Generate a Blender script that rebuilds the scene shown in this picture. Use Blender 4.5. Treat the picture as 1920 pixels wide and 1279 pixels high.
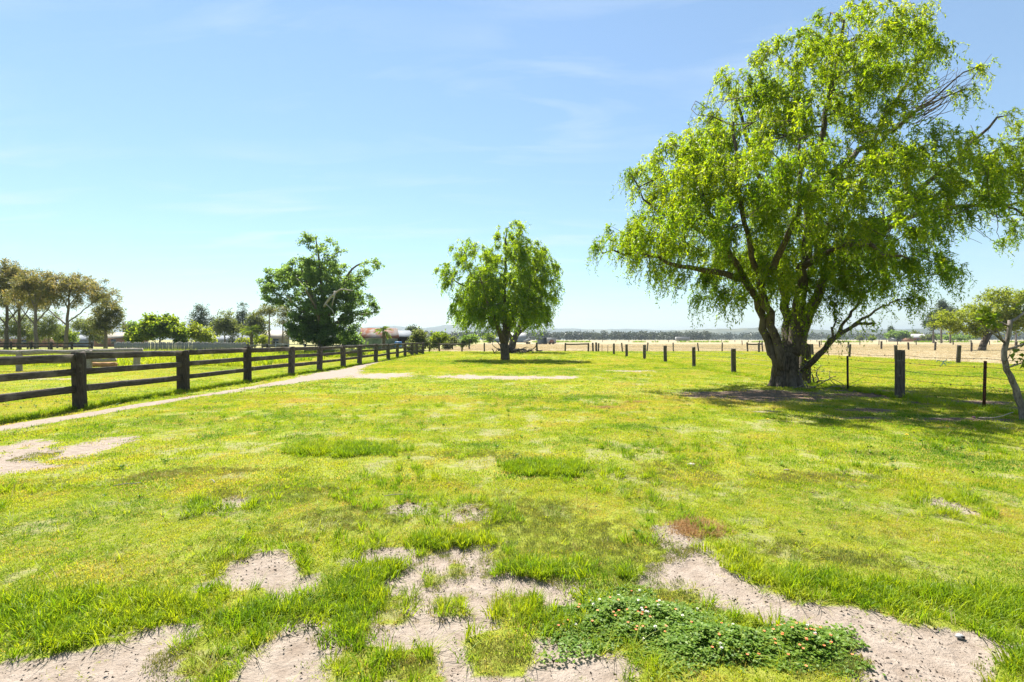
import bpy, math, random
import numpy as np
from mathutils import Vector, Matrix

for _o in list(bpy.data.objects):
    bpy.data.objects.remove(_o)
sc = bpy.context.scene
COL = sc.collection

# ------------------------------------------------------------------ camera
CAM_H = 1.5
cam_d = bpy.data.cameras.new('camera'); cam = bpy.data.objects.new('camera', cam_d); COL.objects.link(cam)
cam_d.lens = 17.0; cam_d.sensor_width = 36.0; cam_d.shift_y = -0.0013
cam_d.clip_start = 0.05; cam_d.clip_end = 30000
cam.location = (0, 0, CAM_H); cam.rotation_euler = (math.radians(90), 0, 0)
sc.camera = cam

# ------------------------------------------------------------------ sky, sun, exposure
SUN = Vector((-0.27, 0.60, 1.0)).normalized()
EL = math.asin(SUN.z); AZ = math.atan2(SUN.x, SUN.y)
world = bpy.data.worlds.new('World'); sc.world = world; world.use_nodes = True
wn = world.node_tree.nodes; wl = world.node_tree.links
for n in list(wn): wn.remove(n)
wo = wn.new('ShaderNodeOutputWorld'); wb = wn.new('ShaderNodeBackground')
sky = wn.new('ShaderNodeTexSky'); sky.sky_type = 'NISHITA'; sky.sun_disc = False
sky.sun_elevation = EL; sky.sun_rotation = AZ
sky.altitude = 10; sky.air_density = 1.3; sky.dust_density = 0.0; sky.ozone_density = 4.0
wb.inputs['Strength'].default_value = 0.054
# thin cirrus: wisps on a high flat layer (direction projected on a plane)
tc = wn.new('ShaderNodeTexCoord'); sep = wn.new('ShaderNodeSeparateXYZ')
wl.new(tc.outputs['Generated'], sep.inputs[0])
zc = wn.new('ShaderNodeMath'); zc.operation = 'MAXIMUM'; zc.inputs[1].default_value = 0.0; wl.new(sep.outputs['Z'], zc.inputs[0])
za = wn.new('ShaderNodeMath'); za.operation = 'ADD'; za.inputs[1].default_value = 0.12; wl.new(zc.outputs[0], za.inputs[0])
dx = wn.new('ShaderNodeMath'); dx.operation = 'DIVIDE'; wl.new(sep.outputs['X'], dx.inputs[0]); wl.new(za.outputs[0], dx.inputs[1])
dy = wn.new('ShaderNodeMath'); dy.operation = 'DIVIDE'; wl.new(sep.outputs['Y'], dy.inputs[0]); wl.new(za.outputs[0], dy.inputs[1])
cmb = wn.new('ShaderNodeCombineXYZ'); wl.new(dx.outputs[0], cmb.inputs[0]); wl.new(dy.outputs[0], cmb.inputs[1])
mp = wn.new('ShaderNodeMapping'); mp.inputs['Scale'].default_value = (0.7, 2.4, 1); mp.inputs['Rotation'].default_value = (0, 0, 0.55)
mp.inputs['Location'].default_value = (3.1, 0.7, 0)
wl.new(cmb.outputs[0], mp.inputs['Vector'])
n1 = wn.new('ShaderNodeTexNoise'); n1.inputs['Scale'].default_value = 1.9; n1.inputs['Detail'].default_value = 7
n1.inputs['Roughness'].default_value = 0.5; n1.inputs['Distortion'].default_value = 0.5
wl.new(mp.outputs[0], n1.inputs['Vector'])
rp = wn.new('ShaderNodeMapRange'); rp.inputs[1].default_value = 0.50; rp.inputs[2].default_value = 0.78
rp.inputs[3].default_value = 0.0; rp.inputs[4].default_value = 0.5; wl.new(n1.outputs['Fac'], rp.inputs[0])
n2 = wn.new('ShaderNodeTexNoise'); n2.inputs['Scale'].default_value = 0.9; n2.inputs['Detail'].default_value = 2
wl.new(cmb.outputs[0], n2.inputs['Vector'])
rp2 = wn.new('ShaderNodeMapRange'); rp2.inputs[1].default_value = 0.36; rp2.inputs[2].default_value = 0.60; wl.new(n2.outputs['Fac'], rp2.inputs[0])
mul = wn.new('ShaderNodeMath'); mul.operation = 'MULTIPLY'; wl.new(rp.outputs[0], mul.inputs[0]); wl.new(rp2.outputs[0], mul.inputs[1])
veil = wn.new('ShaderNodeMath'); veil.operation = 'ADD'; veil.inputs[1].default_value = 0.13; wl.new(mul.outputs[0], veil.inputs[0])
mixc = wn.new('ShaderNodeMixRGB'); wl.new(veil.outputs[0], mixc.inputs[0]); tn = wn.new('ShaderNodeMixRGB'); tn.blend_type = 'MULTIPLY'; tn.inputs[0].default_value = 1; tn.inputs[2].default_value = (.85, .97, .99, 1); wl.new(sky.outputs[0], tn.inputs[1]); wl.new(tn.outputs[0], mixc.inputs[1])
mixc.inputs[2].default_value = (5.6, 6.3, 6.8, 1)
wl.new(mixc.outputs[0], wb.inputs['Color']); wl.new(wb.outputs[0], wo.inputs[0])

sun_d = bpy.data.lights.new('sun', 'SUN'); sun_d.energy = 5.0; sun_d.angle = math.radians(0.53); sun_d.color = (1.0, 0.95, 0.87)
sun_o = bpy.data.objects.new('sun', sun_d); COL.objects.link(sun_o)
sun_o.rotation_euler = (-SUN).to_track_quat('-Z', 'Y').to_euler(); sun_o.location = (-20, 60, 80)

vs = sc.view_settings
vs.view_transform = 'Standard'; vs.look = 'None'; vs.gamma = 1.0; vs.exposure = 1.58
try: vs.use_curve_mapping = False
except Exception: pass
sc.render.engine = 'CYCLES'
cy = sc.cycles
cy.use_denoising = True; cy.denoiser = 'OPENIMAGEDENOISE'; cy.denoising_input_passes = 'RGB_ALBEDO_NORMAL'; cy.denoising_prefilter = 'NONE'; cy.use_adaptive_sampling = False; cy.sample_clamp_indirect = 3.0
cy.max_bounces = 10; cy.diffuse_bounces = 7; cy.glossy_bounces = 2; cy.transmission_bounces = 4; cy.volume_bounces = 0; cy.transparent_max_bounces = 8
cy.caustics_reflective = False; cy.caustics_refractive = False

# ------------------------------------------------------------------ numeric helpers
F = 906.67
def PX(px, d): return (px - 960.0) / F * d            # lateral metres of a picture column at a distance
def PZ(py, d): return CAM_H + (637.0 - py) / F * d    # height of a picture row at a distance
_tab = np.random.RandomState(7).rand(256, 256)
def vnoise(x, y):
    x = np.asarray(x, float); y = np.asarray(y, float)
    xi = np.floor(x).astype(int); yi = np.floor(y).astype(int); fx = x - xi; fy = y - yi
    fx = fx*fx*(3-2*fx); fy = fy*fy*(3-2*fy)
    a = _tab[xi & 255, yi & 255]; b = _tab[(xi+1) & 255, yi & 255]; c = _tab[xi & 255, (yi+1) & 255]; d = _tab[(xi+1) & 255, (yi+1) & 255]
    return (a*(1-fx)+b*fx)*(1-fy)+(c*(1-fx)+d*fx)*fy
def fbm(x, y, oct=4):
    s = 0; a = 0.5; t = 0
    for i in range(oct):
        s = s + a*vnoise(np.asarray(x)*2**i+i*17.3, np.asarray(y)*2**i+i*9.1); t += a; a *= 0.5
    return s/t
def sstep(a, b, x):
    t = np.clip((np.asarray(x, float)-a)/(b-a), 0, 1); return t*t*(3-2*t)

def ground_z(x, y):
    x = np.asarray(x, float); y = np.asarray(y, float)
    z = 0.9*sstep(70, 600, y)
    z = z + 0.10*(fbm(x*0.12+5, y*0.12, 2)-0.5)*sstep(3, 14, y)*(1-sstep(60, 120, y))
    z = z + 0.035*(fbm(x*0.9, y*0.9, 2)-0.5)*(1-sstep(30, 60, y))
    return z

# bare sand patches: centre x, centre y, half sizes, turn
def WP(poly): return [((px-960)/906.67*1360.0/(py-637), 1360.0/(py-637)) for px, py in poly]   # sketched on the ground in perspective, kept as ground coordinates
SANDPOLY = [WP(p) for p in (
    [(-60, 1262), (60, 1238), (190, 1212), (290, 1185), (365, 1172), (372, 1192), (300, 1225), (330, 1290), (200, 1400), (-300, 1400)],
    [(385, 1098), (420, 1072), (490, 1040), (525, 1042), (548, 1075), (560, 1108), (520, 1118), (500, 1092), (450, 1095)],
    [(455, 1240), (520, 1200), (575, 1165), (600, 1180), (612, 1230), (590, 1320), (440, 1320)],
    [(670, 1050), (700, 1034), (760, 1040), (770, 1056), (700, 1064)],
    [(725, 1110), (770, 1065), (820, 1036), (905, 1034), (925, 1075), (1000, 1095), (1080, 1092), (1065, 1122), (1030, 1150), (1010, 1190), (1100, 1215), (1155, 1250), (1150, 1330), (720, 1330), (728, 1220), (715, 1160)],
    [(1235, 990), (1275, 992), (1300, 1030), (1350, 1055), (1392, 1098), (1470, 1128), (1560, 1140), (1660, 1165), (1760, 1190), (1860, 1205), (1990, 1240), (2050, 1400), (1650, 1400), (1600, 1240), (1545, 1195), (1480, 1175), (1400, 1150), (1300, 1100), (1250, 1095), (1222, 1075), (1262, 1040)],
    [(-40, 868), (30, 850), (70, 838), (95, 842), (40, 868), (80, 876), (30, 886), (-60, 880)], [(95, 850), (150, 838), (215, 822), (232, 828), (190, 842), (135, 858)], [(-80, 842), (10, 836), (60, 828), (70, 834), (0, 846)],
    [(400, 945), (430, 938), (455, 940), (425, 948)], [(840, 968), (870, 960), (905, 966), (860, 974)], [(750, 955), (790, 948), (800, 955), (760, 962)], [(1760, 945), (1800, 945), (1805, 958), (1770, 960)],
    [(655, 706), (690, 702), (758, 701), (756, 706), (700, 710)], [(820, 706), (880, 703), (960, 705), (1070, 706), (1068, 709), (960, 709), (880, 708.5)],
    [(560, 712), (600, 703), (645, 690), (665, 690), (655, 706), (600, 712)], [(1140, 693), (1200, 690), (1240, 692), (1180, 696)])]
ISLANDS = [WP(p) for p in ([(845, 1060), (868, 1062), (872, 1078), (842, 1080)], [(800, 1078), (828, 1080), (826, 1096), (802, 1098)], [(820, 1122), (868, 1120), (870, 1152), (822, 1156)],
    [(940, 1125), (1000, 1120), (1045, 1160), (1030, 1190), (950, 1185), (930, 1150)], [(875, 1200), (935, 1180), (990, 1195), (985, 1265), (890, 1260)], [(745, 1225), (800, 1215), (830, 1290), (750, 1300)], [(1870, 1252), (1920, 1240), (1990, 1270), (1990, 1330), (1880, 1330)], [(705, 1120), (760, 1118), (770, 1165), (715, 1170)])]
SAND = [(3.2, 25, .8, .3, 0), (4.5, 34, 1.0, .4, 0), (5.2, 10.0, .35, .12, 0)]
SOIL = [(6.9, 13.0, 2.8, 1.5, -.05), (9.3, 12.9, 1.8, .9, 0), (10.6, 11.4, 1.3, .5, .1), (8.3, 9.0, 1.1, .25, 0), (7.4, 10.2, .8, .25, .1), (11.5, 10.4, .9, .4, 0), (10.3, 14.0, 1.4, .4, 0), (6.6, 9.2, .6, .18, 0)]
ORANGE = [(1.47, 3.82, .22, .2, 0), (2.05, 10.7, .36, .16, 0), (3.0, 11.6, .3, .13, 0)]
OLIVE = [(.35, 3.75, .7, .4, .1), (.9, 3.35, .45, .35, .2), (.1, 4.2, .6, .3, 0), (-1.3, 4.1, .5, .3, .1), (-1.5, 2.22, .28, .12, 0), (-.05, 2.28, .13, .14, .2), (-.46, 2.2, .12, .1, 0), (-.32, 3.05, .06, .05, 0), (-.36, 2.73, .08, .06, 0), (1.2, 2.32, .45, .2, 0), (.85, 2.85, .4, .12, -.2), (1.9, 2.15, .25, .12, 0), (-2.4, 4.7, .7, .3, .1), (2.2, 3.35, .5, .2, -.3), (-3.5, 5.4, .9, .3, .2), (3.2, 5.2, .8, .3, 0)]
PATH = np.array([(-8.9, 5.0), (-8.75, 7.0), (-8.62, 8.3), (-8.38, 10.6), (-8.15, 13.0), (-8.03, 15.0), (-7.75, 18.0), (-7.6, 20.5), (-8.1, 24.0), (-8.7, 28.0), (-9.0, 32.0), (-9.05, 36.0)])
PATHW = np.array([.30, .30, .30, .27, .25, .30, .65, 1.1, .7, .4, .25, .1])
def blobs2d(x, y, L, amp=0.9, fr=2.6):
    n = (fbm(x*fr+3, y*fr+8, 5)-0.5)*2*amp+(fbm(x*fr*5+13, y*fr*5+8, 3)-0.5)*amp*.7
    b = np.full(np.shape(x), -9.0)
    for cx, cy, rx, ry, a in L:
        c, s = math.cos(a), math.sin(a); u = (x-cx)*c+(y-cy)*s; v = -(x-cx)*s+(y-cy)*c
        b = np.maximum(b, 1-np.sqrt((u/rx)**2+(v/ry)**2)+n*0.6)
    return b
def poly_sd(x, y, P):
    """signed distance to a polygon on the ground, positive inside"""
    P = np.array(P); d = np.full(np.shape(x), 1e9); ins = np.zeros(np.shape(x), bool)
    for (x0, y0), (x1, y1) in zip(P, np.roll(P, -1, 0)):
        ex, ey = x1-x0, y1-y0; t = np.clip(((x-x0)*ex+(y-y0)*ey)/(ex*ex+ey*ey+1e-12), 0, 1); d = np.minimum(d, (x-x0-t*ex)**2+(y-y0-t*ey)**2)
        c = ((y0 > y) != (y1 > y)); xi = x0+(y-y0)*ex/np.where(abs(ey) < 1e-9, 1e-9, ey); ins ^= c & (x < xi)
    return np.where(ins, 1, -1)*np.sqrt(d)
def sand_shapes(x, y):
    out = np.full(np.shape(x), -9.0); near_ = (y < 24) & (y > .5)
    if not near_.any(): return out
    xx, yy = x[near_], y[near_]; w = .035+.022*yy
    n = (fbm(xx*5+3, yy*5+8, 4)-.5)*2.6+(fbm(xx*22, yy*22, 3)-.5)*1.8
    b = np.full(xx.shape, -9.0)
    for P in SANDPOLY: b = np.maximum(b, poly_sd(xx, yy, P)/w)
    b = np.clip(b, -4, 2.5)+n*1.0+1.0
    for P in ISLANDS: b = np.minimum(b, -poly_sd(xx, yy, P)/.04+n*.45)
    out[near_] = b*.45; return out
def path_side(x, y):
    cx = np.interp(y, PATH[:, 1], PATH[:, 0]); w = np.interp(y, PATH[:, 1], PATHW)
    w = w*(0.75+0.6*fbm(np.asarray(y)*0.9, np.asarray(x)*0.9+4, 3))
    b = 1-np.abs(x-cx)/np.maximum(w, .02)
    return np.where((y > 4.5) & (y < 36.5), b, -9)
def bare_amount(x, y):
    """>0.25 is bare sand; 0..0.25 thin edge"""
    x = np.asarray(x, float); y = np.asarray(y, float)
    b = np.maximum(blobs2d(x, y, SAND), sand_shapes(x, y))
    b = np.maximum(b, blobs2d(x, y, SOIL, 0.8, 1.4))
    spots = np.minimum((fbm(x*2.6+40, y*2.6+11, 5)-0.60)*3, .13)
    b = np.maximum(b, np.where((x > -9) & (x < 10) & (y < 22), spots, -9))
    track = 1-np.abs(y-18.2-(fbm(x*.2, y*0, 2)-.5)*1.2)/.55+(fbm(x*1.5, y*1.5, 3)-.5)*1.6
    b = np.maximum(b, np.where(x < -11.5, track-sstep(-20, -12, x)*1.2, -9))
    return b
def dry_amount(x, y):
    x = np.asarray(x, float); y = np.asarray(y, float); w = (fbm(x*.25, y*.25, 3)-.5)*5
    far = sstep(60.5, 62.5, y+w*0.3)*sstep(-16, -9, x+w*.5)
    right = sstep(29, 31.5, x+w*0.35)
    return np.maximum(np.maximum(far, right), sstep(64, 110, y)*.55)

# ------------------------------------------------------------------ mesh helpers
def link_mesh(name, V, quads=None, tris=None, mat=None, parent=None, loc=(0, 0, 0), attrs=None, smooth=False):
    me = bpy.data.meshes.new(name)
    V = np.ascontiguousarray(V, np.float32)
    q = np.zeros((0, 4), np.int32) if quads is None or len(quads) == 0 else np.asarray(quads, np.int32)
    t = np.zeros((0, 3), np.int32) if tris is None or len(tris) == 0 else np.asarray(tris, np.int32)
    me.vertices.add(len(V)); me.vertices.foreach_set('co', V.ravel())
    li = np.concatenate([q.ravel(), t.ravel()]).astype(np.int32)
    me.loops.add(len(li)); me.loops.foreach_set('vertex_index', li)
    me.polygons.add(len(q)+len(t))
    tot = np.concatenate([np.full(len(q), 4), np.full(len(t), 3)]).astype(np.int32)
    st = (np.cumsum(tot)-tot).astype(np.int32)
    me.polygons.foreach_set('loop_start', st); me.polygons.foreach_set('loop_total', tot)
    if smooth: me.polygons.foreach_set('use_smooth', np.ones(len(tot), bool))
    for k, v in (attrs or {}).items():
        a = me.attributes.new(k, 'FLOAT', 'POINT'); a.data.foreach_set('value', np.asarray(v, np.float32))
    me.update(calc_edges=True); me.validate()
    if mat: me.materials.append(mat)
    o = bpy.data.objects.new(name, me); COL.objects.link(o); o.location = loc
    if parent: o.parent = parent
    return o
class MB:
    def __init__(s): s.v = []; s.q = []; s.t = []; s.r = []; s.n = 0
    def add(s, V, q=None, t=None, r=0.5):
        V = np.asarray(V, float)
        if q is not None and len(q): s.q.append(np.asarray(q)+s.n)
        if t is not None and len(t): s.t.append(np.asarray(t)+s.n)
        s.v.append(V); s.r.append(np.full(len(V), r) if np.isscalar(r) else np.asarray(r)); s.n += len(V)
    def box(s, c, size, rz=0, r=.5):
        x, y, z = [k/2 for k in size]
        V = np.array([(a*x, b*y, d*z) for d in (-1, 1) for a, b in ((-1, -1), (1, -1), (1, 1), (-1, 1))])
        cs, sn = math.cos(rz), math.sin(rz); V = np.c_[V[:, 0]*cs-V[:, 1]*sn, V[:, 0]*sn+V[:, 1]*cs, V[:, 2]]+np.array(c)
        s.add(V, [(0, 3, 2, 1), (4, 5, 6, 7), (0, 1, 5, 4), (1, 2, 6, 5), (2, 3, 7, 6), (3, 0, 4, 7)], r=r)
    def tube(s, P, R, sides=6, cap=True, wob=0.0, r=.5, seed=0):
        P = np.asarray(P, float); R = np.broadcast_to(np.asarray(R, float), (len(P),)); m = len(P)
        T = np.gradient(P, axis=0); T /= np.linalg.norm(T, axis=1)[:, None]+1e-9
        up = np.array([0, 0, 1.]) if abs(T[0, 2]) < .8 else np.array([0, 1., 0])
        N = np.cross(T, up); N /= np.linalg.norm(N, axis=1)[:, None]+1e-9; B = np.cross(T, N)
        a = np.arange(sides)/sides*2*math.pi
        rr = R[:, None]*np.ones(sides)
        if wob:
            rs = np.random.RandomState(seed); rr = rr*(1+wob*(rs.rand(1, sides)-.5)*1.4+wob*(rs.rand(m, sides)-.5)*.8)
        V = P[:, None, :]+rr[..., None]*(np.cos(a)[None, :, None]*N[:, None, :]+np.sin(a)[None, :, None]*B[:, None, :])
        i = np.arange(m-1)[:, None]*sides; j = np.arange(sides)[None]; k = (j+1) % sides
        q = np.stack([i+j, i+k, i+sides+k, i+sides+j], -1).reshape(-1, 4)
        V = V.reshape(-1, 3); t = None
        if cap:
            V = np.vstack([V, P[0], P[-1]]); e = m*sides; jj = np.arange(sides); kk = (jj+1) % sides
            t = np.vstack([np.c_[np.full(sides, e), kk, jj], np.c_[np.full(sides, e+1), (m-1)*sides+jj, (m-1)*sides+kk]])
        s.add(V, q, t, r)
    def plank(s, p0, p1, w, h, seg=5, jit=.006, seed=0, tw=0):
        """long rail with a chamfered, slightly uneven rectangular section (w across, h upright)"""
        rs = np.random.RandomState(seed); p0 = np.array(p0, float); p1 = np.array(p1, float); d = p1-p0; d /= np.linalg.norm(d)
        up = np.array([0, 0, 1.]); 
        if abs(d[2]) > .9: up = np.array([0, 1., 0])
        sd = np.cross(d, up); sd /= np.linalg.norm(sd); up = np.cross(sd, d)
        c = min(w, h)*.18; sec = np.array([(-w/2, -h/2+c), (-w/2+c, -h/2), (w/2-c, -h/2), (w/2, -h/2+c), (w/2, h/2-c), (w/2-c, h/2), (-w/2+c, h/2), (-w/2, h/2-c)])
        V = []
        bow = (rs.rand(seg+1, 2)-.5)*jit*2; bow[0] *= .3; bow[-1] *= .3
        for i in range(seg+1):
            q = sec*(1+(rs.rand(8, 2)-.5)*.10)+bow[i]+(rs.rand(8, 2)-.5)*jit
            V.append(p0+(p1-p0)*i/seg+q[:, :1]*sd+q[:, 1:]*up)
        V = np.vstack(V+[p0[None], p1[None]]); j = np.arange(8); k = (j+1) % 8
        Q = np.vstack([np.c_[i*8+j, i*8+k, (i+1)*8+k, (i+1)*8+j] for i in range(seg)]); e = (seg+1)*8
        T = np.vstack([np.c_[np.full(8, e), k, j], np.c_[np.full(8, e+1), seg*8+j, seg*8+k]])
        s.add(V, Q, T)
    def obj(s, name, mat, parent=None, loc=(0, 0, 0), smooth=False, attr=False):
        return link_mesh(name, np.vstack(s.v), np.vstack(s.q) if s.q else None, np.vstack(s.t) if s.t else None, mat, parent, loc,
                         {'rnd': np.concatenate(s.r)} if attr else None, smooth)
def tag(o, label=None, cat=None, group=None, kind=None):
    if label: o['label'] = label
    if cat: o['category'] = cat
    if group: o['group'] = group
    if kind: o['kind'] = kind
    return o
def thing(name, label, cat, loc=(0, 0, 0), group=None):
    o = bpy.data.objects.new(name, None); COL.objects.link(o); o.location = loc; o.empty_display_size = .2
    return tag(o, label, cat, group)
def share(name, src, parent, loc, rot=(0, 0, 0), scale=(1, 1, 1)):
    o = src.copy(); o.name = name; COL.objects.link(o); o.parent = parent; o.location = loc; o.rotation_euler = rot; o.scale = scale
    return o
def gz(x, y): return float(ground_z(np.array([x]), np.array([y]))[0])

# ------------------------------------------------------------------ materials
def new_mat(name):
    m = bpy.data.materials.new(name); m.use_nodes = True; nt = m.node_tree
    for n in list(nt.nodes): nt.nodes.remove(n)
    out = nt.nodes.new('ShaderNodeOutputMaterial'); return m, nt, out
def N(nt, t, **kw):
    n = nt.nodes.new(t)
    for k, v in kw.items(): setattr(n, k, v)
    return n
def ramp(nt, fac, stops):
    r = N(nt, 'ShaderNodeValToRGB'); nt.links.new(fac, r.inputs[0]); e = r.color_ramp.elements
    while len(e) < len(stops): e.new(0.5)
    for k, (p, c) in enumerate(stops): e[k].position = p; e[k].color = (*c, 1)
    return r.outputs[0]
def noise(nt, scale, detail=4, rough=.6, vec=None, dist=0):
    n = N(nt, 'ShaderNodeTexNoise'); n.inputs['Scale'].default_value = scale; n.inputs['Detail'].default_value = detail; n.inputs['Roughness'].default_value = rough
    n.inputs['Distortion'].default_value = dist
    if vec is not None: nt.links.new(vec, n.inputs['Vector'])
    return n.outputs['Fac']
def mixc3(nt, fac, a, b, mode='MIX'):
    m = N(nt, 'ShaderNodeMixRGB', blend_type=mode)
    for i, s in ((0, fac), (1, a), (2, b)):
        if hasattr(s, 'links'): nt.links.new(s, m.inputs[i])
        elif i == 0: m.inputs[0].default_value = s
        else: m.inputs[i].default_value = (*s, 1)
    return m.outputs[0]
def bump(nt, h, strength=.4, dist=.02):
    b = N(nt, 'ShaderNodeBump'); b.inputs['Strength'].default_value = strength; b.inputs['Distance'].default_value = dist; nt.links.new(h, b.inputs['Height']); return b.outputs[0]
def rough_mat(name, c1, c2, scale=6, stretch=(1, 1, 1), rough=.85, bstr=.3, bdist=.02, c3=None, scale2=1.2, t3=(.52, .62), spec=.3, metal=0):
    m, nt, out = new_mat(name); tcn = N(nt, 'ShaderNodeTexCoord'); mpn = N(nt, 'ShaderNodeMapping'); mpn.inputs['Scale'].default_value = stretch
    nt.links.new(tcn.outputs['Object'], mpn.inputs[0])
    f = noise(nt, scale, 6, .65, mpn.outputs[0]); c = ramp(nt, f, [(.32, c1), (.68, c2)])
    if c3 is not None:
        f3 = noise(nt, scale2, 5, .6, tcn.outputs['Object']); k = ramp(nt, f3, [(t3[0], (0, 0, 0)), (t3[1], (1, 1, 1))]); c = mixc3(nt, k, c, c3)
    p = N(nt, 'ShaderNodeBsdfPrincipled'); nt.links.new(c, p.inputs['Base Color']); p.inputs['Roughness'].default_value = rough
    p.inputs['Specular IOR Level'].default_value = spec; p.inputs['Metallic'].default_value = metal
    if bstr: nt.links.new(bump(nt, f, bstr, bdist), p.inputs['Normal'])
    nt.links.new(p.outputs[0], out.inputs[0]); return m
def leaf_mat(name, stops, trans_mul=(2.2, 2.0, 1.0), trans=.45, source='rnd', gloss=.25, ns=.0, nc=None):
    """leaf: diffuse front, light shining through, a little sheen; colour varies by leaf"""
    m, nt, out = new_mat(name)
    a = N(nt, 'ShaderNodeAttribute', attribute_name=source if source == 'rnd' else 'tint'); a.attribute_type = 'GEOMETRY' if source == 'rnd' else 'INSTANCER'
    c = ramp(nt, a.outputs['Fac'], stops)
    if ns:
        g = N(nt, 'ShaderNodeNewGeometry'); f = noise(nt, ns, 3, .5, g.outputs['Position']); k = ramp(nt, f, [(.42, (0, 0, 0)), (.62, (1, 1, 1))])
        c = mixc3(nt, k, c, mixc3(nt, 1.0, c, nc, 'MULTIPLY'))
    p = N(nt, 'ShaderNodeBsdfPrincipled'); nt.links.new(c, p.inputs['Base Color']); p.inputs['Roughness'].default_value = .5; p.inputs['Specular IOR Level'].default_value = gloss
    tb = N(nt, 'ShaderNodeBsdfTranslucent'); nt.links.new(mixc3(nt, 1.0, c, trans_mul, 'MULTIPLY'), tb.inputs[0])
    mx = N(nt, 'ShaderNodeMixShader'); mx.inputs[0].default_value = trans
    nt.links.new(p.outputs[0], mx.inputs[1]); nt.links.new(tb.outputs[0], mx.inputs[2]); nt.links.new(mx.outputs[0], out.inputs[0]); return m

M = {}
M['timber'] = rough_mat('dark_timber', (.019, .015, .012), (.080, .063, .050), 5, (9, 9, 1.2), .9, .8, .014, (.135, .122, .090), 3.0, (.56, .72))
M['rail'] = rough_mat('rail_timber', (.028, .023, .018), (.110, .090, .072), 5, (8, 1.0, 8), .9, .7, .01, (.175, .152, .12), 2.2, (.52, .72))
M['greypost'] = rough_mat('grey_post_timber', (.030, .024, .019), (.135, .113, .092), 5, (9, 9, 1.0), .9, .9, .014, (.20, .185, .145), 6, (.58, .70))
M['log'] = rough_mat('bleached_log', (.16, .13, .10), (.42, .37, .31), 4, (1.2, 8, 8), .9, .6, .02)
M['orange_log'] = rough_mat('orange_log', (.20, .10, .045), (.46, .26, .12), 4, (1.2, 8, 8), .9, .5, .02)
M['paling'] = rough_mat('weathered_paling', (.12, .115, .10), (.33, .32, .29), 3, (7, 7, .8), .9, .3, .01)
M['wire'] = rough_mat('galvanised_wire', (.10, .09, .08), (.2, .19, .18), 20, (1, 1, 1), .6, 0, 0, metal=.4)
M['steel'] = rough_mat('black_steel_picket', (.012, .012, .013), (.035, .032, .03), 10, (1, 1, 1), .6, .1, .003)
M['rust'] = rough_mat('rusty_steel_picket', (.035, .014, .008), (.11, .042, .020), 14, (1, 1, 1), .8, .3, .003)
M['bark'] = rough_mat('willow_bark', (.026, .019, .014), (.165, .130, .100), 5, (5, 5, .9), .92, 1.0, .05, (.15, .125, .10), 1.6, (.50, .68))
M['bark2'] = rough_mat('smooth_bark', (.10, .075, .055), (.26, .21, .165), 5, (5, 5, 1), .9, .5, .02)
M['deadwood'] = rough_mat('pale_dead_wood', (.22, .19, .16), (.46, .41, .35), 5, (3, 3, 1), .9, .4, .02)
M['saplingbark'] = rough_mat('sapling_bark', (.05, .04, .033), (.30, .255, .215), 6, (4, 4, 1), .9, .5, .01)
# leaf ramps (rnd 0..1)
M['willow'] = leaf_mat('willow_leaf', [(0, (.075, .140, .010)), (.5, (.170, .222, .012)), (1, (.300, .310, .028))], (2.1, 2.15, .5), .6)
M['willow2'] = leaf_mat('willow_leaf_far', [(0, (.085, .155, .011)), (.5, (.170, .235, .014)), (1, (.280, .310, .028))], (2.2, 2.2, .5), .6)
M['broad'] = leaf_mat('broad_leaf', [(0, (.055, .100, .032)), (.5, (.110, .170, .055)), (1, (.180, .245, .085))], (2.3, 2.3, 1.0), .55)
M['gum'] = leaf_mat('gum_leaf', [(0, (.090, .105, .036)), (.5, (.150, .158, .052)), (1, (.250, .195, .075))], (1.9, 1.7, 1.0), .5)
M['gumgreen'] = leaf_mat('green_gum_leaf', [(0, (.060, .080, .028)), (.5, (.115, .130, .042)), (1, (.190, .180, .060))], (1.9, 1.8, 1.0), .5)
M['bright'] = leaf_mat('bright_leaf', [(0, (.065, .120, .014)), (.5, (.120, .178, .020)), (1, (.190, .235, .032))], (2.2, 2.0, .7), .55)
M['yellow'] = leaf_mat('yellow_green_leaf', [(0, (.095, .135, .020)), (.5, (.165, .205, .028)), (1, (.235, .260, .042))], (2.1, 2.0, .7), .5)
M['pine'] = leaf_mat('pine_needle', [(0, (.026, .042, .024)), (.5, (.050, .072, .040)), (1, (.090, .110, .060))], (1.6, 1.7, 1.0), .4)
M['olive'] = leaf_mat('olive_leaf', [(0, (.060, .080, .028)), (.5, (.105, .128, .042)), (1, (.170, .190, .060))], (1.9, 1.9, 1.0), .5)
M['farwood'] = leaf_mat('far_wood_leaf', [(0, (.034, .044, .024)), (.5, (.052, .064, .034)), (1, (.082, .092, .050))], (1.4, 1.4, 1.0), .25)
# ------------------------------------------------------------------ ground sheet (one mesh to the horizon)
def axis(fine, half, grow, end):
    a = [0.0]; st = fine
    while a[-1] < end:
        if a[-1] > half: st *= grow
        a.append(a[-1]+st)
    return np.array(a)
xa = axis(.04, 5.0, 1.045, 6000); xs = np.concatenate([-xa[:0:-1], xa])
ya = axis(.035, 5.0, 1.04, 5600)+1.2; yb = -axis(.3, 1, 1.3, 300)[1:][::-1]+1.2
ys = np.concatenate([yb, ya])
GX, GY = np.meshgrid(xs, ys); gx = GX.ravel(); gy = GY.ravel()
bz = bare_amount(gx, gy); cover = 1-sstep(.0, .30, bz)
soil = sstep(.0, .3, blobs2d(gx, gy, SOIL, 0.8, 1.4))
dry = dry_amount(gx, gy)
zz = ground_z(gx, gy)-0.012*sstep(0, .6, bz)*(gy < 12)
nx, ny = len(xs), len(ys)
ii = (np.arange(ny-1)[:, None]*nx+np.arange(nx-1)[None]).ravel()
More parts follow.
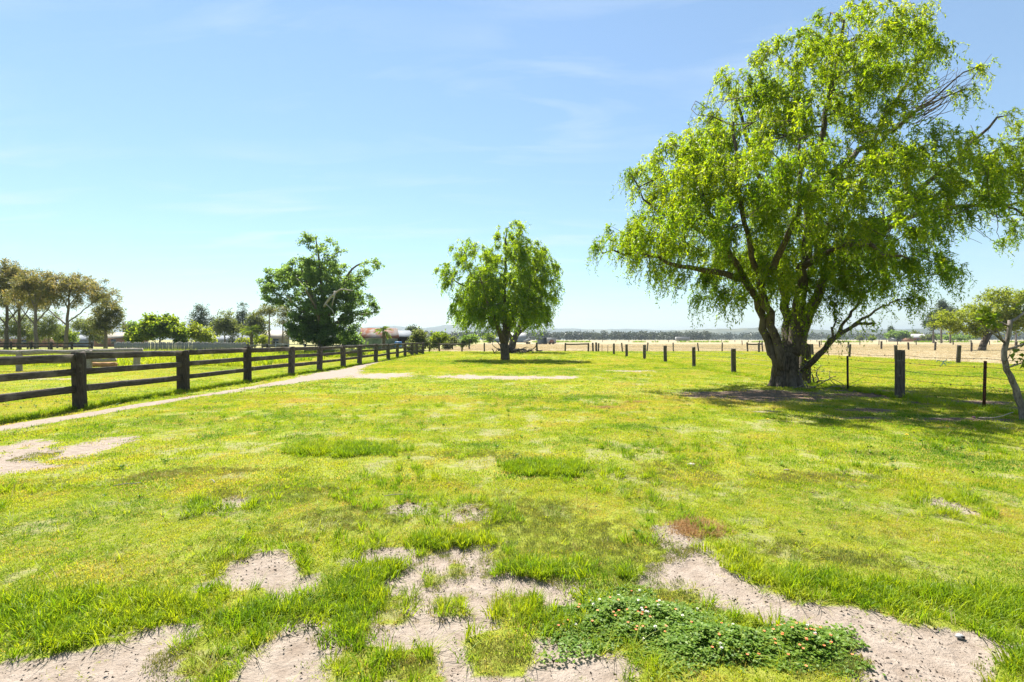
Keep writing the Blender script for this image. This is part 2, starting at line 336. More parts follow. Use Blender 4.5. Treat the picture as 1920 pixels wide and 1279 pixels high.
m, nt, out = new_mat('ground_soil_and_turf')
geo = N(nt, 'ShaderNodeNewGeometry'); P = geo.outputs['Position']
at = lambda n: N(nt, 'ShaderNodeAttribute', attribute_name=n).outputs['Fac']
f1 = noise(nt, 1.6, 6, .65, P); f2 = noise(nt, 45, 5, .7, P); f3 = noise(nt, .35, 4, .6, P); f4 = noise(nt, 9, 6, .7, P)
turf = ramp(nt, f4, [(.28, (.070, .085, .018)), (.48, (.185, .215, .022)), (.74, (.260, .225, .085))])
turf = mixc3(nt, ramp(nt, f3, [(.40, (0, 0, 0)), (.62, (.7, .7, .7))]), turf, (.225, .255, .024))
straw = ramp(nt, noise(nt, 1.1, 8, .75, P), [(.32, (.235, .185, .105)), (.52, (.30, .245, .15)), (.72, (.36, .305, .20))])
straw = mixc3(nt, ramp(nt, noise(nt, .03, 4, .6, P), [(.48, (0, 0, 0)), (.68, (.55, .55, .55))]), straw, (.26, .26, .12))
sand = ramp(nt, f4, [(.28, (.215, .168, .130)), (.5, (.280, .230, .186)), (.72, (.335, .282, .234))])
sand = mixc3(nt, ramp(nt, noise(nt, 5.5, 6, .7, P, .6), [(.52, (0, 0, 0)), (.70, (.6, .6, .6))]), sand, (.190, .143, .108))
sand = mixc3(nt, ramp(nt, noise(nt, 140, 3, .6, P), [(.60, (0, 0, 0)), (.70, (.75, .75, .75))]), sand, (.12, .085, .062))
dark = ramp(nt, f4, [(.30, (.095, .062, .044)), (.55, (.16, .108, .076)), (.75, (.25, .175, .115))])
c = mixc3(nt, at('dry'), turf, straw)
c2 = mixc3(nt, at('soil'), sand, dark)
edge = N(nt, 'ShaderNodeMath', operation='ADD'); nt.links.new(at('cover'), edge.inputs[0])
e2 = N(nt, 'ShaderNodeMath', operation='MULTIPLY_ADD'); nt.links.new(f2, e2.inputs[0]); e2.inputs[1].default_value = .7; e2.inputs[2].default_value = -.35; nt.links.new(e2.outputs[0], edge.inputs[1])
c = mixc3(nt, ramp(nt, edge.outputs[0], [(.25, (0, 0, 0)), (.75, (1, 1, 1))]), c2, c)
pb = N(nt, 'ShaderNodeBsdfPrincipled'); pb.inputs['Roughness'].default_value = .95; pb.inputs['Specular IOR Level'].default_value = .15
nt.links.new(c, pb.inputs['Base Color'])
hsum = N(nt, 'ShaderNodeMath', operation='MULTIPLY_ADD'); nt.links.new(f2, hsum.inputs[0]); hsum.inputs[1].default_value = .35; nt.links.new(f4, hsum.inputs[2])
nt.links.new(bump(nt, hsum.outputs[0], .9, .045), pb.inputs['Normal']); nt.links.new(pb.outputs[0], out.inputs[0])
M['ground'] = m
g = link_mesh('ground', np.c_[gx, gy, zz], np.c_[ii, ii+1, ii+nx+1, ii+nx], None, m, attrs={'cover': cover, 'soil': soil, 'dry': dry}, smooth=True)
tag(g, 'green paddock turf with bare sandy patches, turning to straw field behind', kind='structure')

# sandy walking path beside the timber fence: a strip with ragged edges, just above the turf
yy = np.arange(5.0, 36.2, .09); cxp = np.interp(yy, PATH[:, 1], PATH[:, 0]); wp = np.interp(yy, PATH[:, 1], PATHW)
rowsV = []; K = 13
for j in range(K):
    u = j/(K-1)*2-1
    rag = (fbm(yy*2.2+50*(1 if u > 0 else 2), yy*0+3, 4)-.5)*.9+(fbm(yy*.5+9*(1 if u > 0 else 2), yy*0+1, 2)-.5)*.9
    xx = cxp+u*np.maximum(wp*(1+rag*abs(u)), .03)
    rowsV.append(np.c_[xx, yy, ground_z(xx, yy)+.006+.012*(1-abs(u))*0-.004*(abs(u) > .99)])
PV = np.stack(rowsV, 1).reshape(-1, 3); i0 = (np.arange(len(yy)-1)[:, None]*K+np.arange(K-1)[None]).ravel()
m, nt, out = new_mat('path_sand'); geo = N(nt, 'ShaderNodeNewGeometry'); P = geo.outputs['Position']
f4 = noise(nt, 8, 6, .7, P); c = ramp(nt, f4, [(.28, (.185, .143, .112)), (.5, (.245, .198, .162)), (.72, (.30, .248, .206))])
c = mixc3(nt, ramp(nt, noise(nt, 60, 3, .6, P), [(.60, (0, 0, 0)), (.72, (.7, .7, .7))]), c, (.13, .09, .065))
pb = N(nt, 'ShaderNodeBsdfPrincipled'); pb.inputs['Roughness'].default_value = .95; nt.links.new(c, pb.inputs['Base Color']); pb.inputs['Specular IOR Level'].default_value = .15
nt.links.new(bump(nt, f4, .5, .03), pb.inputs['Normal']); nt.links.new(pb.outputs[0], out.inputs[0])
pth = link_mesh('dirt_path', PV, np.c_[i0, i0+1, i0+K+1, i0+K], None, m, smooth=True)
tag(pth, 'narrow worn sandy path running along the timber rail fence', kind='structure')

# ------------------------------------------------------------------ hills far behind
def hills(name, dist, prof, label, mat, seed, depth=900):
    pxs = np.linspace(prof[0][0], prof[-1][0], 260); pys = np.interp(pxs, [p[0] for p in prof], [p[1] for p in prof])
    pys = pys-2.2*(fbm(pxs*.03+seed, pxs*0, 4)-.5)*2-.7*(np.random.RandomState(seed).rand(len(pxs))-.5)
    top = np.maximum((637-pys)/F*dist+CAM_H, 1.0); X = (pxs-960)/F*dist
    rows = []; fr = [0, .25, .55, .8, 1.0, .7, .0]; yo = [-.55, -.35, -.2, -.08, 0, .3, .8]
    for f, o in zip(fr, yo):
        wig = 1+.14*(fbm(X*.006+f*9, X*0+f*5, 3)-.5)*(1 if f not in (0, 1.0) else 0)
        rows.append(np.c_[X*(1+o*depth/dist), np.full_like(X, dist)+o*depth, top*f*wig-(3 if f == 0 else 0)+.9])
    V = np.stack(rows, 1).reshape(-1, 3); K = len(fr); i0 = (np.arange(len(X)-1)[:, None]*K+np.arange(K-1)[None]).ravel()
    o = link_mesh(name, V, np.c_[i0, i0+1, i0+K+1, i0+K], None, mat, smooth=True); return tag(o, label, kind='structure')
M['hill'] = rough_mat('forested_hill', (.030, .042, .022), (.085, .095, .055), .02, (1, 1, 1), .95, .8, 12, (.13, .13, .075), .004, (.52, .66))
hills('hills', 3600, [(-500, 634), (-100, 622), (60, 612), (180, 606), (300, 616), (450, 618), (560, 620), (640, 618), (700, 613), (735, 612), (790, 615), (830, 611), (860, 609), (900, 612), (960, 614), (1035, 616), (1120, 618), (1250, 619), (1450, 622), (1700, 622), (2000, 624), (2500, 634)], 'distant forested hills fading into pale haze', M['hill'], 3)
hills('hills', 1900, [(1080, 637), (1180, 627), (1250, 621), (1330, 618), (1420, 615), (1500, 616), (1560, 619), (1640, 618), (1700, 618), (1760, 615), (1850, 617), (1960, 616), (2200, 620), (2600, 634)], 'low wooded ridge behind the straw field on the right', M['hill'], 5, 500)

# ------------------------------------------------------------------ grass, built as instanced tufts
HID = bpy.data.collections.new('tuft_shapes')   # not linked to the scene: only instanced
def blades(n, rad, h0, h1, w, lean, seed, segs=3, flat=0.0, clump=1.0):
    rs = np.random.RandomState(seed); V = []; Q = []; T = []; k = 0
    for i in range(n):
        a = rs.rand()*6.283; r = rad*math.sqrt(rs.rand()); bx, by = r*math.cos(a), r*math.sin(a)
        h = h0+(h1-h0)*rs.rand(); az = a*clump+rs.randn()*1.0 if rs.rand() < .8 else rs.rand()*6.283
        ln = lean*(.3+rs.rand()); d = np.array([math.cos(az), math.sin(az), 0]); s = np.array([-math.sin(az), math.cos(az), 0]); ww = w*(.6+.8*rs.rand())
        tws = rs.randn()*.35; sidev = s*math.cos(tws)+d*math.sin(tws)
        prev = None
        for j in range(segs+1):
            t = j/segs; ang = ln*t*(1+flat*.6) ; 
            up = h*(math.sin(min(ang, 2.2))/max(ang, .05)*t if ang > .05 else t); outw = h*((1-math.cos(min(ang, 2.2)))/max(ang, .05)*t if ang > .05 else 0)
            c = np.array([bx, by, 0])+d*(outw+flat*h*t*.5)+np.array([0, 0, max(up*(1-flat*.45), .002)])
            half = ww*.5*(1-t**1.7)
            if j < segs: V += [c-sidev*half, c+sidev*half]
            else: V.append(c)
        for j in range(segs-1): Q.append((k+2*j, k+2*j+1, k+2*j+3, k+2*j+2))
        T.append((k+2*segs-2, k+2*segs-1, k+2*segs)); k += 2*segs+1
    return np.array(V), np.array(Q), np.array(T)
def hidden(name, V, Q, T, mat):
    o = link_mesh(name, V, Q, T, mat); COL.objects.unlink(o); HIDX.objects.link(o); return o
def scatter(name, label, x, y, rotz, scl, idx, tint, protos, tilt=0.0, dz=0.0, cat=None):
    """one object: a cloud of points, a tuft instanced on each"""
    V = np.c_[x, y, ground_z(x, y)+dz]; o = link_mesh(name, V); me = o.data; n = len(V)
    rs = np.random.RandomState(n % 1000)
    a = me.attributes.new('rot', 'FLOAT_VECTOR', 'POINT'); a.data.foreach_set('vector', np.c_[rs.randn(n)*tilt, rs.randn(n)*tilt, rotz].astype(np.float32).ravel())
    a = me.attributes.new('scl', 'FLOAT', 'POINT'); a.data.foreach_set('value', np.asarray(scl, np.float32))
    a = me.attributes.new('pick', 'INT', 'POINT'); a.data.foreach_set('value', np.asarray(idx, np.int32))
    a = me.attributes.new('tint', 'FLOAT', 'POINT'); a.data.foreach_set('value', np.clip(np.asarray(tint), 0, 1).astype(np.float32))
    ng = bpy.data.node_groups.new(name+'_nodes', 'GeometryNodeTree')
    ng.interface.new_socket('Geometry', in_out='INPUT', socket_type='NodeSocketGeometry'); ng.interface.new_socket('Geometry', in_out='OUTPUT', socket_type='NodeSocketGeometry')
    gi = ng.nodes.new('NodeGroupInput'); go = ng.nodes.new('NodeGroupOutput'); ip = ng.nodes.new('GeometryNodeInstanceOnPoints')
    ci = ng.nodes.new('GeometryNodeCollectionInfo'); ci.inputs['Collection'].default_value = protos; ci.inputs['Separate Children'].default_value = True; ci.inputs['Reset Children'].default_value = True
    def na(nm, ty): q = ng.nodes.new('GeometryNodeInputNamedAttribute'); q.data_type = ty; q.inputs['Name'].default_value = nm; return q.outputs['Attribute']
    er = ng.nodes.new('FunctionNodeEulerToRotation'); L = ng.links.new
    L(na('rot', 'FLOAT_VECTOR'), er.inputs[0]); L(gi.outputs[0], ip.inputs['Points']); L(ci.outputs[0], ip.inputs['Instance']); ip.inputs['Pick Instance'].default_value = True
    L(na('pick', 'INT'), ip.inputs['Instance Index']); L(er.outputs[0], ip.inputs['Rotation']); L(na('scl', 'FLOAT'), ip.inputs['Scale']); L(ip.outputs[0], go.inputs[0])
    md = o.modifiers.new('tufts', 'NODES'); md.node_group = ng
    return tag(o, label, kind='stuff')
GR = [(0, (.070, .160, .012)), (.25, (.145, .245, .012)), (.5, (.265, .330, .014)), (.75, (.330, .345, .035)), (1, (.40, .30, .13))]
M['grass'] = leaf_mat('grass_blade', GR, (1.6, 1.5, .6), .5, 'tint', .2)
M['weedleaf'] = leaf_mat('weed_leaf', [(0, (.105, .155, .044)), (.5, (.195, .208, .058)), (1, (.28, .19, .08))], (1.6, 1.5, .8), .35, 'tint', .2)
M['strawblade'] = leaf_mat('straw_blade', [(0, (.38, .31, .16)), (.5, (.54, .44, .265)), (1, (.66, .55, .37))], (1.1, 1.05, .9), .3, 'tint', .15)
M['orangeblade'] = leaf_mat('dead_orange_blade', [(0, (.36, .21, .085)), (1, (.52, .35, .18))], (1.1, 1.05, .9), .3, 'tint', .15)
def proto_set(tagname, specs, mat):
    global HIDX
    HIDX = bpy.data.collections.new(tagname)
    for i, a in enumerate(specs): hidden('%s_%02d' % (tagname, i), *blades(*a[:6], seed=100+i*7+len(tagname), **(a[6] if len(a) > 6 else {})), mat)
    return HIDX
near = proto_set('lawn_tuft', [(20, .05, .009, .026, .0038, 1.7)]*3+[(17, .05, .010, .034, .004, 2.1)]*2, M['grass'])
midp = proto_set('mid_tuft', [(24, .09, .010, .028, .0060, 1.7)]*3+[(22, .10, .012, .036, .007, 2.1)]*2, M['grass'])
farp = proto_set('far_tuft', [(26, .22, .016, .045, .016, 1.7)]*3+[(26, .25, .018, .055, .018, 2.0)]*2, M['grass'])
tall = proto_set('tall_tuft', [(34, .05, .05, .12, .0062, 1.5), (38, .055, .05, .11, .0062, 1.8), (32, .055, .05, .13, .0058, 1.7), (28, .04, .06, .12, .0058, 1.3)], M['grass'])
runp = proto_set('runner_tuft', [(9, .03, .08, .17, .0042, 1.2, dict(flat=.8)), (7, .02, .10, .20, .0042, 1.0, dict(flat=.9)), (10, .04, .07, .14, .004, 1.3, dict(flat=.7))], M['grass'])
weedp = proto_set('weed_mat', [(60, .075, .008, .040, .0050, .9, dict(segs=2)), (70, .085, .010, .045, .0045, .9, dict(segs=2)), (50, .06, .01, .035, .005, 1.1, dict(segs=2))], M['weedleaf'])
strawp = proto_set('straw_tuft', [(26, .28, .05, .15, .014, 1.4)]*3+[(26, .32, .05, .18, .016, 1.8)]*2, M['strawblade'])
orap = proto_set('dead_tuft', [(26, .05, .015, .05, .004, 1.4)]*3, M['orangeblade'])
R_ = np.random.RandomState(11)
def spread(n, y0, y1, lim=1.13, pad=2.0):
    """uniform random points on the ground between two distances, a little wider than the view"""
    y = np.sqrt(R_.rand(n)*(y1*y1-y0*y0)+y0*y0); return (R_.rand(n)*2-1)*(lim*y+pad), y
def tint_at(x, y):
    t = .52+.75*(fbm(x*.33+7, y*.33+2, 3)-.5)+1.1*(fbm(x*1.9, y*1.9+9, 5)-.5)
    deep_green = blobs2d(x, y, [(3.0, 8.2, 1.6, .5, 0), (.8, 10.2, 1.2, .45, .1), (.4, 5.6, .55, .35, 0), (-2.3, 6.6, .75, .4, 0), (-6, 9.3, 1.8, .7, .6), (2.5, 12.5, 2, .8, 0), (-1.5, 13.5, 2, .5, 0), (7, 9.4, 2.5, .5, 0), (5.5, 7.4, 1, .4, 0)], .8, 1.2)  # ovals where the turf is a deeper green
    return t-.28*sstep(-.1, .5, deep_green)
def keep_green(x, y, p=1.0):
    b = bare_amount(x, y); d = dry_amount(x, y); ps = path_side(x, y)
    return (R_.rand(len(x)) < (1-sstep(-.45, .45, b))*(1-d)*p*(1-sstep(.0, .2, ps)))
parts = []
for nm, n, y0, y1, pr, s0 in (('near', 44000, 1.3, 5.2, near, .86), ('mid', 76000, 4.8, 13.0, midp, 1.0), ('far', 100000, 12.0, 34.0, farp, .75), ('far', 60000, 32.0, 66.0, farp, 1.25)):
    x, y = spread(n, y0, y1, 1.13, 1.0 if nm == 'near' else 2.5)
    k = keep_green(x, y)
    if nm == 'near':
        bg_ = blobs2d(x, y, [(-2.5, 2.62, 1.0, .20, .1), (-1.35, 2.62, .32, .16, .2), (-.92, 2.75, .22, .42, 0), (2.9, 2.62, .9, .22, -.3), (1.85, 2.95, .5, .16, -.4)], .7, 2.0); k &= R_.rand(len(x)) > .7*sstep(-.1, .4, bg_)
        ol = blobs2d(x, y, OLIVE, .8, 2.5); k &= R_.rand(len(x)) > .65*sstep(0, .3, ol)
        k &= blobs2d(x, y, ORANGE, .6, 3) < .2
    if nm == 'far': k &= R_.rand(len(x)) > sstep(35, 70, np.abs(x))*.8
    x, y = x[k], y[k]
    sc_ = s0*(.75+.5*R_.rand(len(x)))*(.80+.5*fbm(x*1.3+31, y*1.3, 2))*np.where(x < -9.5, .8, 1.0)
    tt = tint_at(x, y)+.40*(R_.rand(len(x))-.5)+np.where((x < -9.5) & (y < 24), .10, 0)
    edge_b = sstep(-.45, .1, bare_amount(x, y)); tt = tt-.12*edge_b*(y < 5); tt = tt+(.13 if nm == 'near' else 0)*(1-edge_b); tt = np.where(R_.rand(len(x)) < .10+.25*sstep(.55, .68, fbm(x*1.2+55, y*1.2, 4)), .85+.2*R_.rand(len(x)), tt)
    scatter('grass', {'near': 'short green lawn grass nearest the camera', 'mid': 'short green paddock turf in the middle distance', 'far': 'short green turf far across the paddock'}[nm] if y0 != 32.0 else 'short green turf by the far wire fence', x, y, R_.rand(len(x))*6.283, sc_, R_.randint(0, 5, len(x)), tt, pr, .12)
# longer tufts at the rims of the bare sand and in rank patches
x, y = spread(52000, 1.3, 7.0, 1.13, .8); b = bare_amount(x, y); bs = sand_shapes(x, y); rim = sstep(-.75, -.2, bs)*(1-sstep(.05, .25, bs))*(y < 4.6)*(.25+.75*sstep(.42, .58, fbm(x*2.2+5, y*2.2, 3)))
rank = sstep(.60, .70, fbm(x*.8+70, y*.8+3, 3))*.8
big = sstep(-.2, .4, blobs2d(x, y, [(-2.5, 2.62, 1.0, .20, .1), (-1.35, 2.62, .32, .16, .2), (-.92, 2.75, .22, .42, 0), (2.9, 2.62, .9, .22, -.3), (1.85, 2.95, .5, .16, -.4), (.15, 3.1, .3, .14, 0), (.4, 5.6, .5, .3, 0), (-2.3, 6.6, .7, .35, 0), (.08, 2.66, .11, .10, 0), (2.5, 2.18, .2, .08, -.3), (-.85, 3.12, .25, .14, 0), (-.45, 3.55, .4, .12, 0), (.8, 3.1, .2, .1, 0)], .7, 2.0))
olv = sstep(0, .4, blobs2d(x, y, OLIVE, .8, 2.5))
k = (R_.rand(len(x)) < np.maximum(np.maximum(rim*.34, rank*.04), big*.85)*(1-olv*.75)) & (b < .38) & (path_side(x, y) < 0); x, y, b_ = x[k], y[k], b[k]
scatter('tall_grass', 'longer grass tufts round the rims of the bare sand', x, y, R_.rand(len(x))*6.283, (.60+.60*R_.rand(len(x)))*(.85+.25*sstep(2, 5, y)), R_.randint(0, 4, len(x)), .34+.34*(fbm(x*1.5, y*1.5, 2)-.5)+.34*(R_.rand(len(x))-.5), tall, .22)
x, y = spread(9000, 1.4, 5.0, 1.13, .6); b = bare_amount(x, y); k = (b > -.25) & (b < .55) & (R_.rand(len(x)) < .5*(1-.85*sstep(.2, .5, b))); x, y = x[k], y[k]
scatter('runner_grass', 'flat grass runners creeping over the bare sand', x, y, R_.rand(len(x))*6.283, .5+.55*R_.rand(len(x)), R_.randint(0, 3, len(x)), .42+.4*(R_.rand(len(x))-.3), runp, .08)
# rank grass tufts farther out
x, y = spread(9000, 6, 30); rank = sstep(.58, .70, fbm(x*.45+20, y*.45+33, 3)); k = (R_.rand(len(x)) < rank) & keep_green(x, y) & (x > -9.2); x, y = x[k], y[k]
scatter('tall_grass', 'darker rank grass clumps dotted over the paddock', x, y, R_.rand(len(x))*6.283, .7+.6*R_.rand(len(x)), R_.randint(0, 4, len(x)), .25+.3*(R_.rand(len(x))-.5), tall, .2)
# grass left standing along the fences and weedy growth by the paling fence
fx = np.concatenate([-9.35+R_.randn(5200)*.16, 10.0+R_.randn(1800)*.2]); fy = np.concatenate([5+R_.rand(5200)*50, 5+R_.rand(1800)*50])
k = path_side(fx, fy) < -.1; fx, fy = fx[k], fy[k]
scatter('tall_grass', 'uncut grass along the feet of the fence posts', fx, fy, R_.rand(len(fx))*6.283, .8+.7*R_.rand(len(fx)), R_.randint(0, 4, len(fx)), .40+.35*(R_.rand(len(fx))-.5), tall, .2)
x, y = spread(15000, 24, 54, 1.1, 2); wgt = sstep(.45, .6, fbm(x*.2+3, y*.2, 3)); k = (x < -14) & (y > 25+.08*np.abs(x)) & (R_.rand(len(x)) < .25+.75*wgt); x, y = x[k], y[k]
scatter('weeds', 'tall green weeds growing before the paling fence', x, y, R_.rand(len(x))*6.283, 3.2+3.5*R_.rand(len(x)), R_.randint(0, 4, len(x)), .48+.5*(fbm(x*.5, y*.5, 2)-.5)+.3*(R_.rand(len(x))-.5), tall, .25)
# sprouts in the bare sand, dry seed stalks and broad-leaved rosettes in the turf
x, y = spread(5000, 1.5, 5.0, 1.1, .5); b = bare_amount(x, y); k = (b > .2) & (R_.rand(len(x)) < .16); x, y = x[k], y[k]
scatter('grass', 'sparse little sprouts in the bare sand', x, y, R_.rand(len(x))*6.283, .4+.5*R_.rand(len(x)), R_.randint(0, 5, len(x)), .45+.6*(R_.rand(len(x))-.5), near, .2)
stalkp = proto_set('seed_stalk', [(4, .03, .07, .15, .0030, .5), (5, .04, .06, .13, .0030, .7), (3, .02, .08, .16, .0030, .4)], M['strawblade'])
x, y = spread(2600, 1.8, 15.0); k = keep_green(x, y) & (R_.rand(len(x)) < .2+.8*sstep(.5, .65, fbm(x*.7, y*.7+8, 3))); x, y = x[k], y[k]
scatter('dry_stalks', 'thin dry seed stalks scattered through the turf', x, y, R_.rand(len(x))*6.283, .6+.6*R_.rand(len(x)), R_.randint(0, 3, len(x)), R_.rand(len(x)), stalkp, .25)
rosp = proto_set('rosette', [(9, .008, .04, .07, .016, 2.0, dict(flat=.5)), (11, .008, .03, .06, .014, 1.8, dict(flat=.4)), (8, .01, .05, .08, .018, 1.9, dict(flat=.6))], M['grass'])
x, y = spread(2400, 2.2, 18.0); k = keep_green(x, y) & (R_.rand(len(x)) < .15+.85*sstep(.52, .66, fbm(x*.5+60, y*.5+8, 3))); x, y = x[k], y[k]
scatter('weeds', 'flat broad leaved weed rosettes scattered through the turf', x, y, R_.rand(len(x))*6.283, .6+.8*R_.rand(len(x)), R_.randint(0, 3, len(x)), .02+.22*R_.rand(len(x)), rosp, .15, .01)
# low olive weed mats in the foreground
x, y = spread(26000, 1.4, 6.5, 1.13, .6); ol = blobs2d(x, y, OLIVE, .8, 2.5); ran = sstep(.63, .72, fbm(x*1.1+90, y*1.1+5, 3))*.5
k = (R_.rand(len(x)) < np.maximum(sstep(-.1, .35, ol), ran)) & (bare_amount(x, y) < .7); x, y = x[k], y[k]
scatter('weed_mat', 'low olive weeds with brown seed heads in the foreground', x, y, R_.rand(len(x))*6.283, .35+.5*R_.rand(len(x)), R_.randint(0, 3, len(x)), .40+.5*(fbm(x*2, y*2, 2)-.5)+.6*(R_.rand(len(x))-.5), weedp, .15)
x, y = spread(9000, 2.5, 13); ob = blobs2d(x, y, ORANGE, .6, 3); k = R_.rand(len(x)) < sstep(0, .3, ob)*1.0; x, y = x[k], y[k]
xx = np.concatenate([x, 1.47+R_.randn(260)*.085, 2.05+R_.randn(130)*.16, 3.0+R_.randn(90)*.13]); yy = np.concatenate([y, 3.82+R_.randn(260)*.075, 10.7+R_.randn(130)*.07, 11.6+R_.randn(90)*.06])
scatter('dead_grass', 'dead orange grass patches in the green turf', xx, yy, R_.rand(len(xx))*6.283, .7+.5*R_.rand(len(xx)), R_.randint(0, 3, len(xx)), R_.rand(len(xx)), orap, .2)
# straw field
x, y = spread(90000, 28, 150, 1.15, 4); d = dry_amount(x, y); k = (R_.rand(len(x)) < d*(1-.7*sstep(60, 150, y))) & (d > .6); x, y = x[k], y[k]
scatter('dry_grass', 'dry straw coloured grass covering the far field', x, y, R_.rand(len(x))*6.283, (.6+.6*R_.rand(len(x)))*np.where(y > 80, 1.3, 1), R_.randint(0, 5, len(x)), .5+.6*(fbm(x*.1, y*.1, 3)-.5)+.35*(R_.rand(len(x))-.5), strawp, .15)
# ------------------------------------------------------------------ trees
def resample(pts, step, jit, rs):
    pts = np.asarray(pts, float); seg = np.linalg.norm(np.diff(pts, axis=0), axis=1); s = np.r_[0, np.cumsum(seg)]
    n = max(2, int(s[-1]/step)+1); t = np.linspace(0, s[-1], n)
    P = np.stack([np.interp(t, s, pts[:, k]) for k in range(3)], 1)
    if n > 4:
        Q = P.copy()
        for _ in range(2): Q[1:-1] = (Q[:-2]+2*Q[1:-1]+Q[2:])/4
        P = Q
    P[1:-1] += rs.randn(n-2, 3)*jit; return P
class Tree:
    def __init__(s, seed): s.rs = np.random.RandomState(seed); s.P = []; s.par = []; s.fix = []
    def limb(s, pts, r0, r1, attach=None, step=.35, jit=.04):
        P = resample(pts, step, jit, s.rs); n = len(P); R = np.linspace(0, 1, n)**.8*(r1-r0)+r0
        last = -1
        if attach is not None and s.P:
            A = np.array(s.P); last = int(np.argmin(((A-P[0])**2).sum(1)))
        for i in range(n):
            s.P.append(P[i]); s.par.append(last); s.fix.append(R[i]); last = len(s.P)-1
    def grow(s, targets, tort=.12, step=.45, lift=.1):
        A = np.array(s.P); T = np.asarray(targets)
        d = np.array([((A-t)**2).sum(1).min() for t in T]); T = T[np.argsort(d)]
        buf = np.zeros((len(A)+len(T)*14, 3)); buf[:len(A)] = A; n = len(A)
        for t in T:
            dv = buf[:n]-t; dd = (dv**2).sum(1)+np.where(dv[:, 2] > 0, dv[:, 2]*.8, 0); i = int(np.argmin(dd)); p0 = buf[i].copy(); L = np.linalg.norm(t-p0)
            k = int(np.clip(L/step, 1, 12)); last = i
            off = s.rs.randn(3)*L*tort; off2 = s.rs.randn(3)*L*tort
            for j in range(1, k+1):
                u = j/k; w = math.sin(u*math.pi); q = p0+(t-p0)*u+off*w+off2*math.sin(2*math.pi*u)*.7+np.array([0, 0, lift*L*w]); 
                if j < k: q = q+s.rs.randn(3)*.03*min(L, 1)
                s.P.append(q); s.par.append(last); s.fix.append(0); last = len(s.P)-1; buf[n] = q; n += 1
    def radii(s, r0, n=2.0):
        N_ = len(s.P); kids = [[] for _ in range(N_)]
        for i, p in enumerate(s.par):
            if p >= 0: kids[p].append(i)
        acc = np.zeros(N_)
        for i in range(N_-1, -1, -1):
            if not kids[i]: acc[i] = 1
            if s.par[i] >= 0: acc[s.par[i]] += acc[i]
        R = r0*acc**(1/n); fx = np.array(s.fix); R = np.where(fx > 0, fx, np.minimum(R, 9))
        for i in range(N_):
            if s.par[i] >= 0: R[i] = min(R[i], R[s.par[i]]*1.0)
        s.R = R; s.kids = kids; s.tips = acc; return R
    def wood(s, mb, minr=.0, wob=.18):
        done = set(); P = np.array(s.P)
        roots = [i for i, p in enumerate(s.par) if p < 0]; stack = [(r, -1) for r in roots]
        while stack:
            i, pr = stack.pop(); ch = [pr, i] if pr >= 0 else [i]
            rad = [min(s.R[pr], s.R[i]*1.15), s.R[i]] if pr >= 0 else [s.R[i]]
            while s.kids[i]:
                ks = sorted(s.kids[i], key=lambda k: -(s.R[k]+1e-4*s.tips[k])); 
                for k in ks[1:]: stack.append((k, i))
                i = ks[0]; ch.append(i); rad.append(s.R[i])
            if len(ch) < 2 or max(rad) < minr: continue
            m_ = max(rad); sides = 14 if m_ > .3 else 9 if m_ > .12 else 6 if m_ > .05 else 4 if m_ > .02 else 3
            mb.tube(P[ch], rad, sides, cap=True, wob=wob if m_ > .04 else 0, seed=ch[0] % 9999)
    def twig_nodes(s, rmax):
        i = np.where((s.R < rmax))[0]; return np.array(s.P)[i]
def in_blobs(blobs, n, rs, shell=.5):
    w = np.array([b[7]*b[3]*b[4]*b[5] if len(b) > 7 else b[3]*b[4]*b[5] for b in blobs]); w = w**.75; w /= w.sum(); k = rs.choice(len(blobs), n, p=w)
    B = np.array([b[:6] for b in blobs])[k]; d = rs.randn(n, 3); d /= np.linalg.norm(d, axis=1)[:, None]; r = rs.rand(n)**shell
    return B[:, :3]+d*r[:, None]*B[:, 3:6]
def leaf_quads(P, D, Nn, L, W, rnd, cup=.15):
    """pointed leaves: base, two sides, tip (one folded quad each)"""
    D = D/(np.linalg.norm(D, axis=1)[:, None]+1e-9); S = np.cross(D, Nn); S /= np.linalg.norm(S, axis=1)[:, None]+1e-9; U = np.cross(S, D)
    L = np.broadcast_to(L, len(P))[:, None]; W = np.broadcast_to(W, len(P))[:, None]
    m_ = P+D*L*.45+U*L*cup; V = np.stack([P, m_-S*W*.5, P+D*L-U*L*cup*.6, m_+S*W*.5], 1).reshape(-1, 3)
    return V, np.arange(len(V)).reshape(-1, 4), np.repeat(rnd, 4)
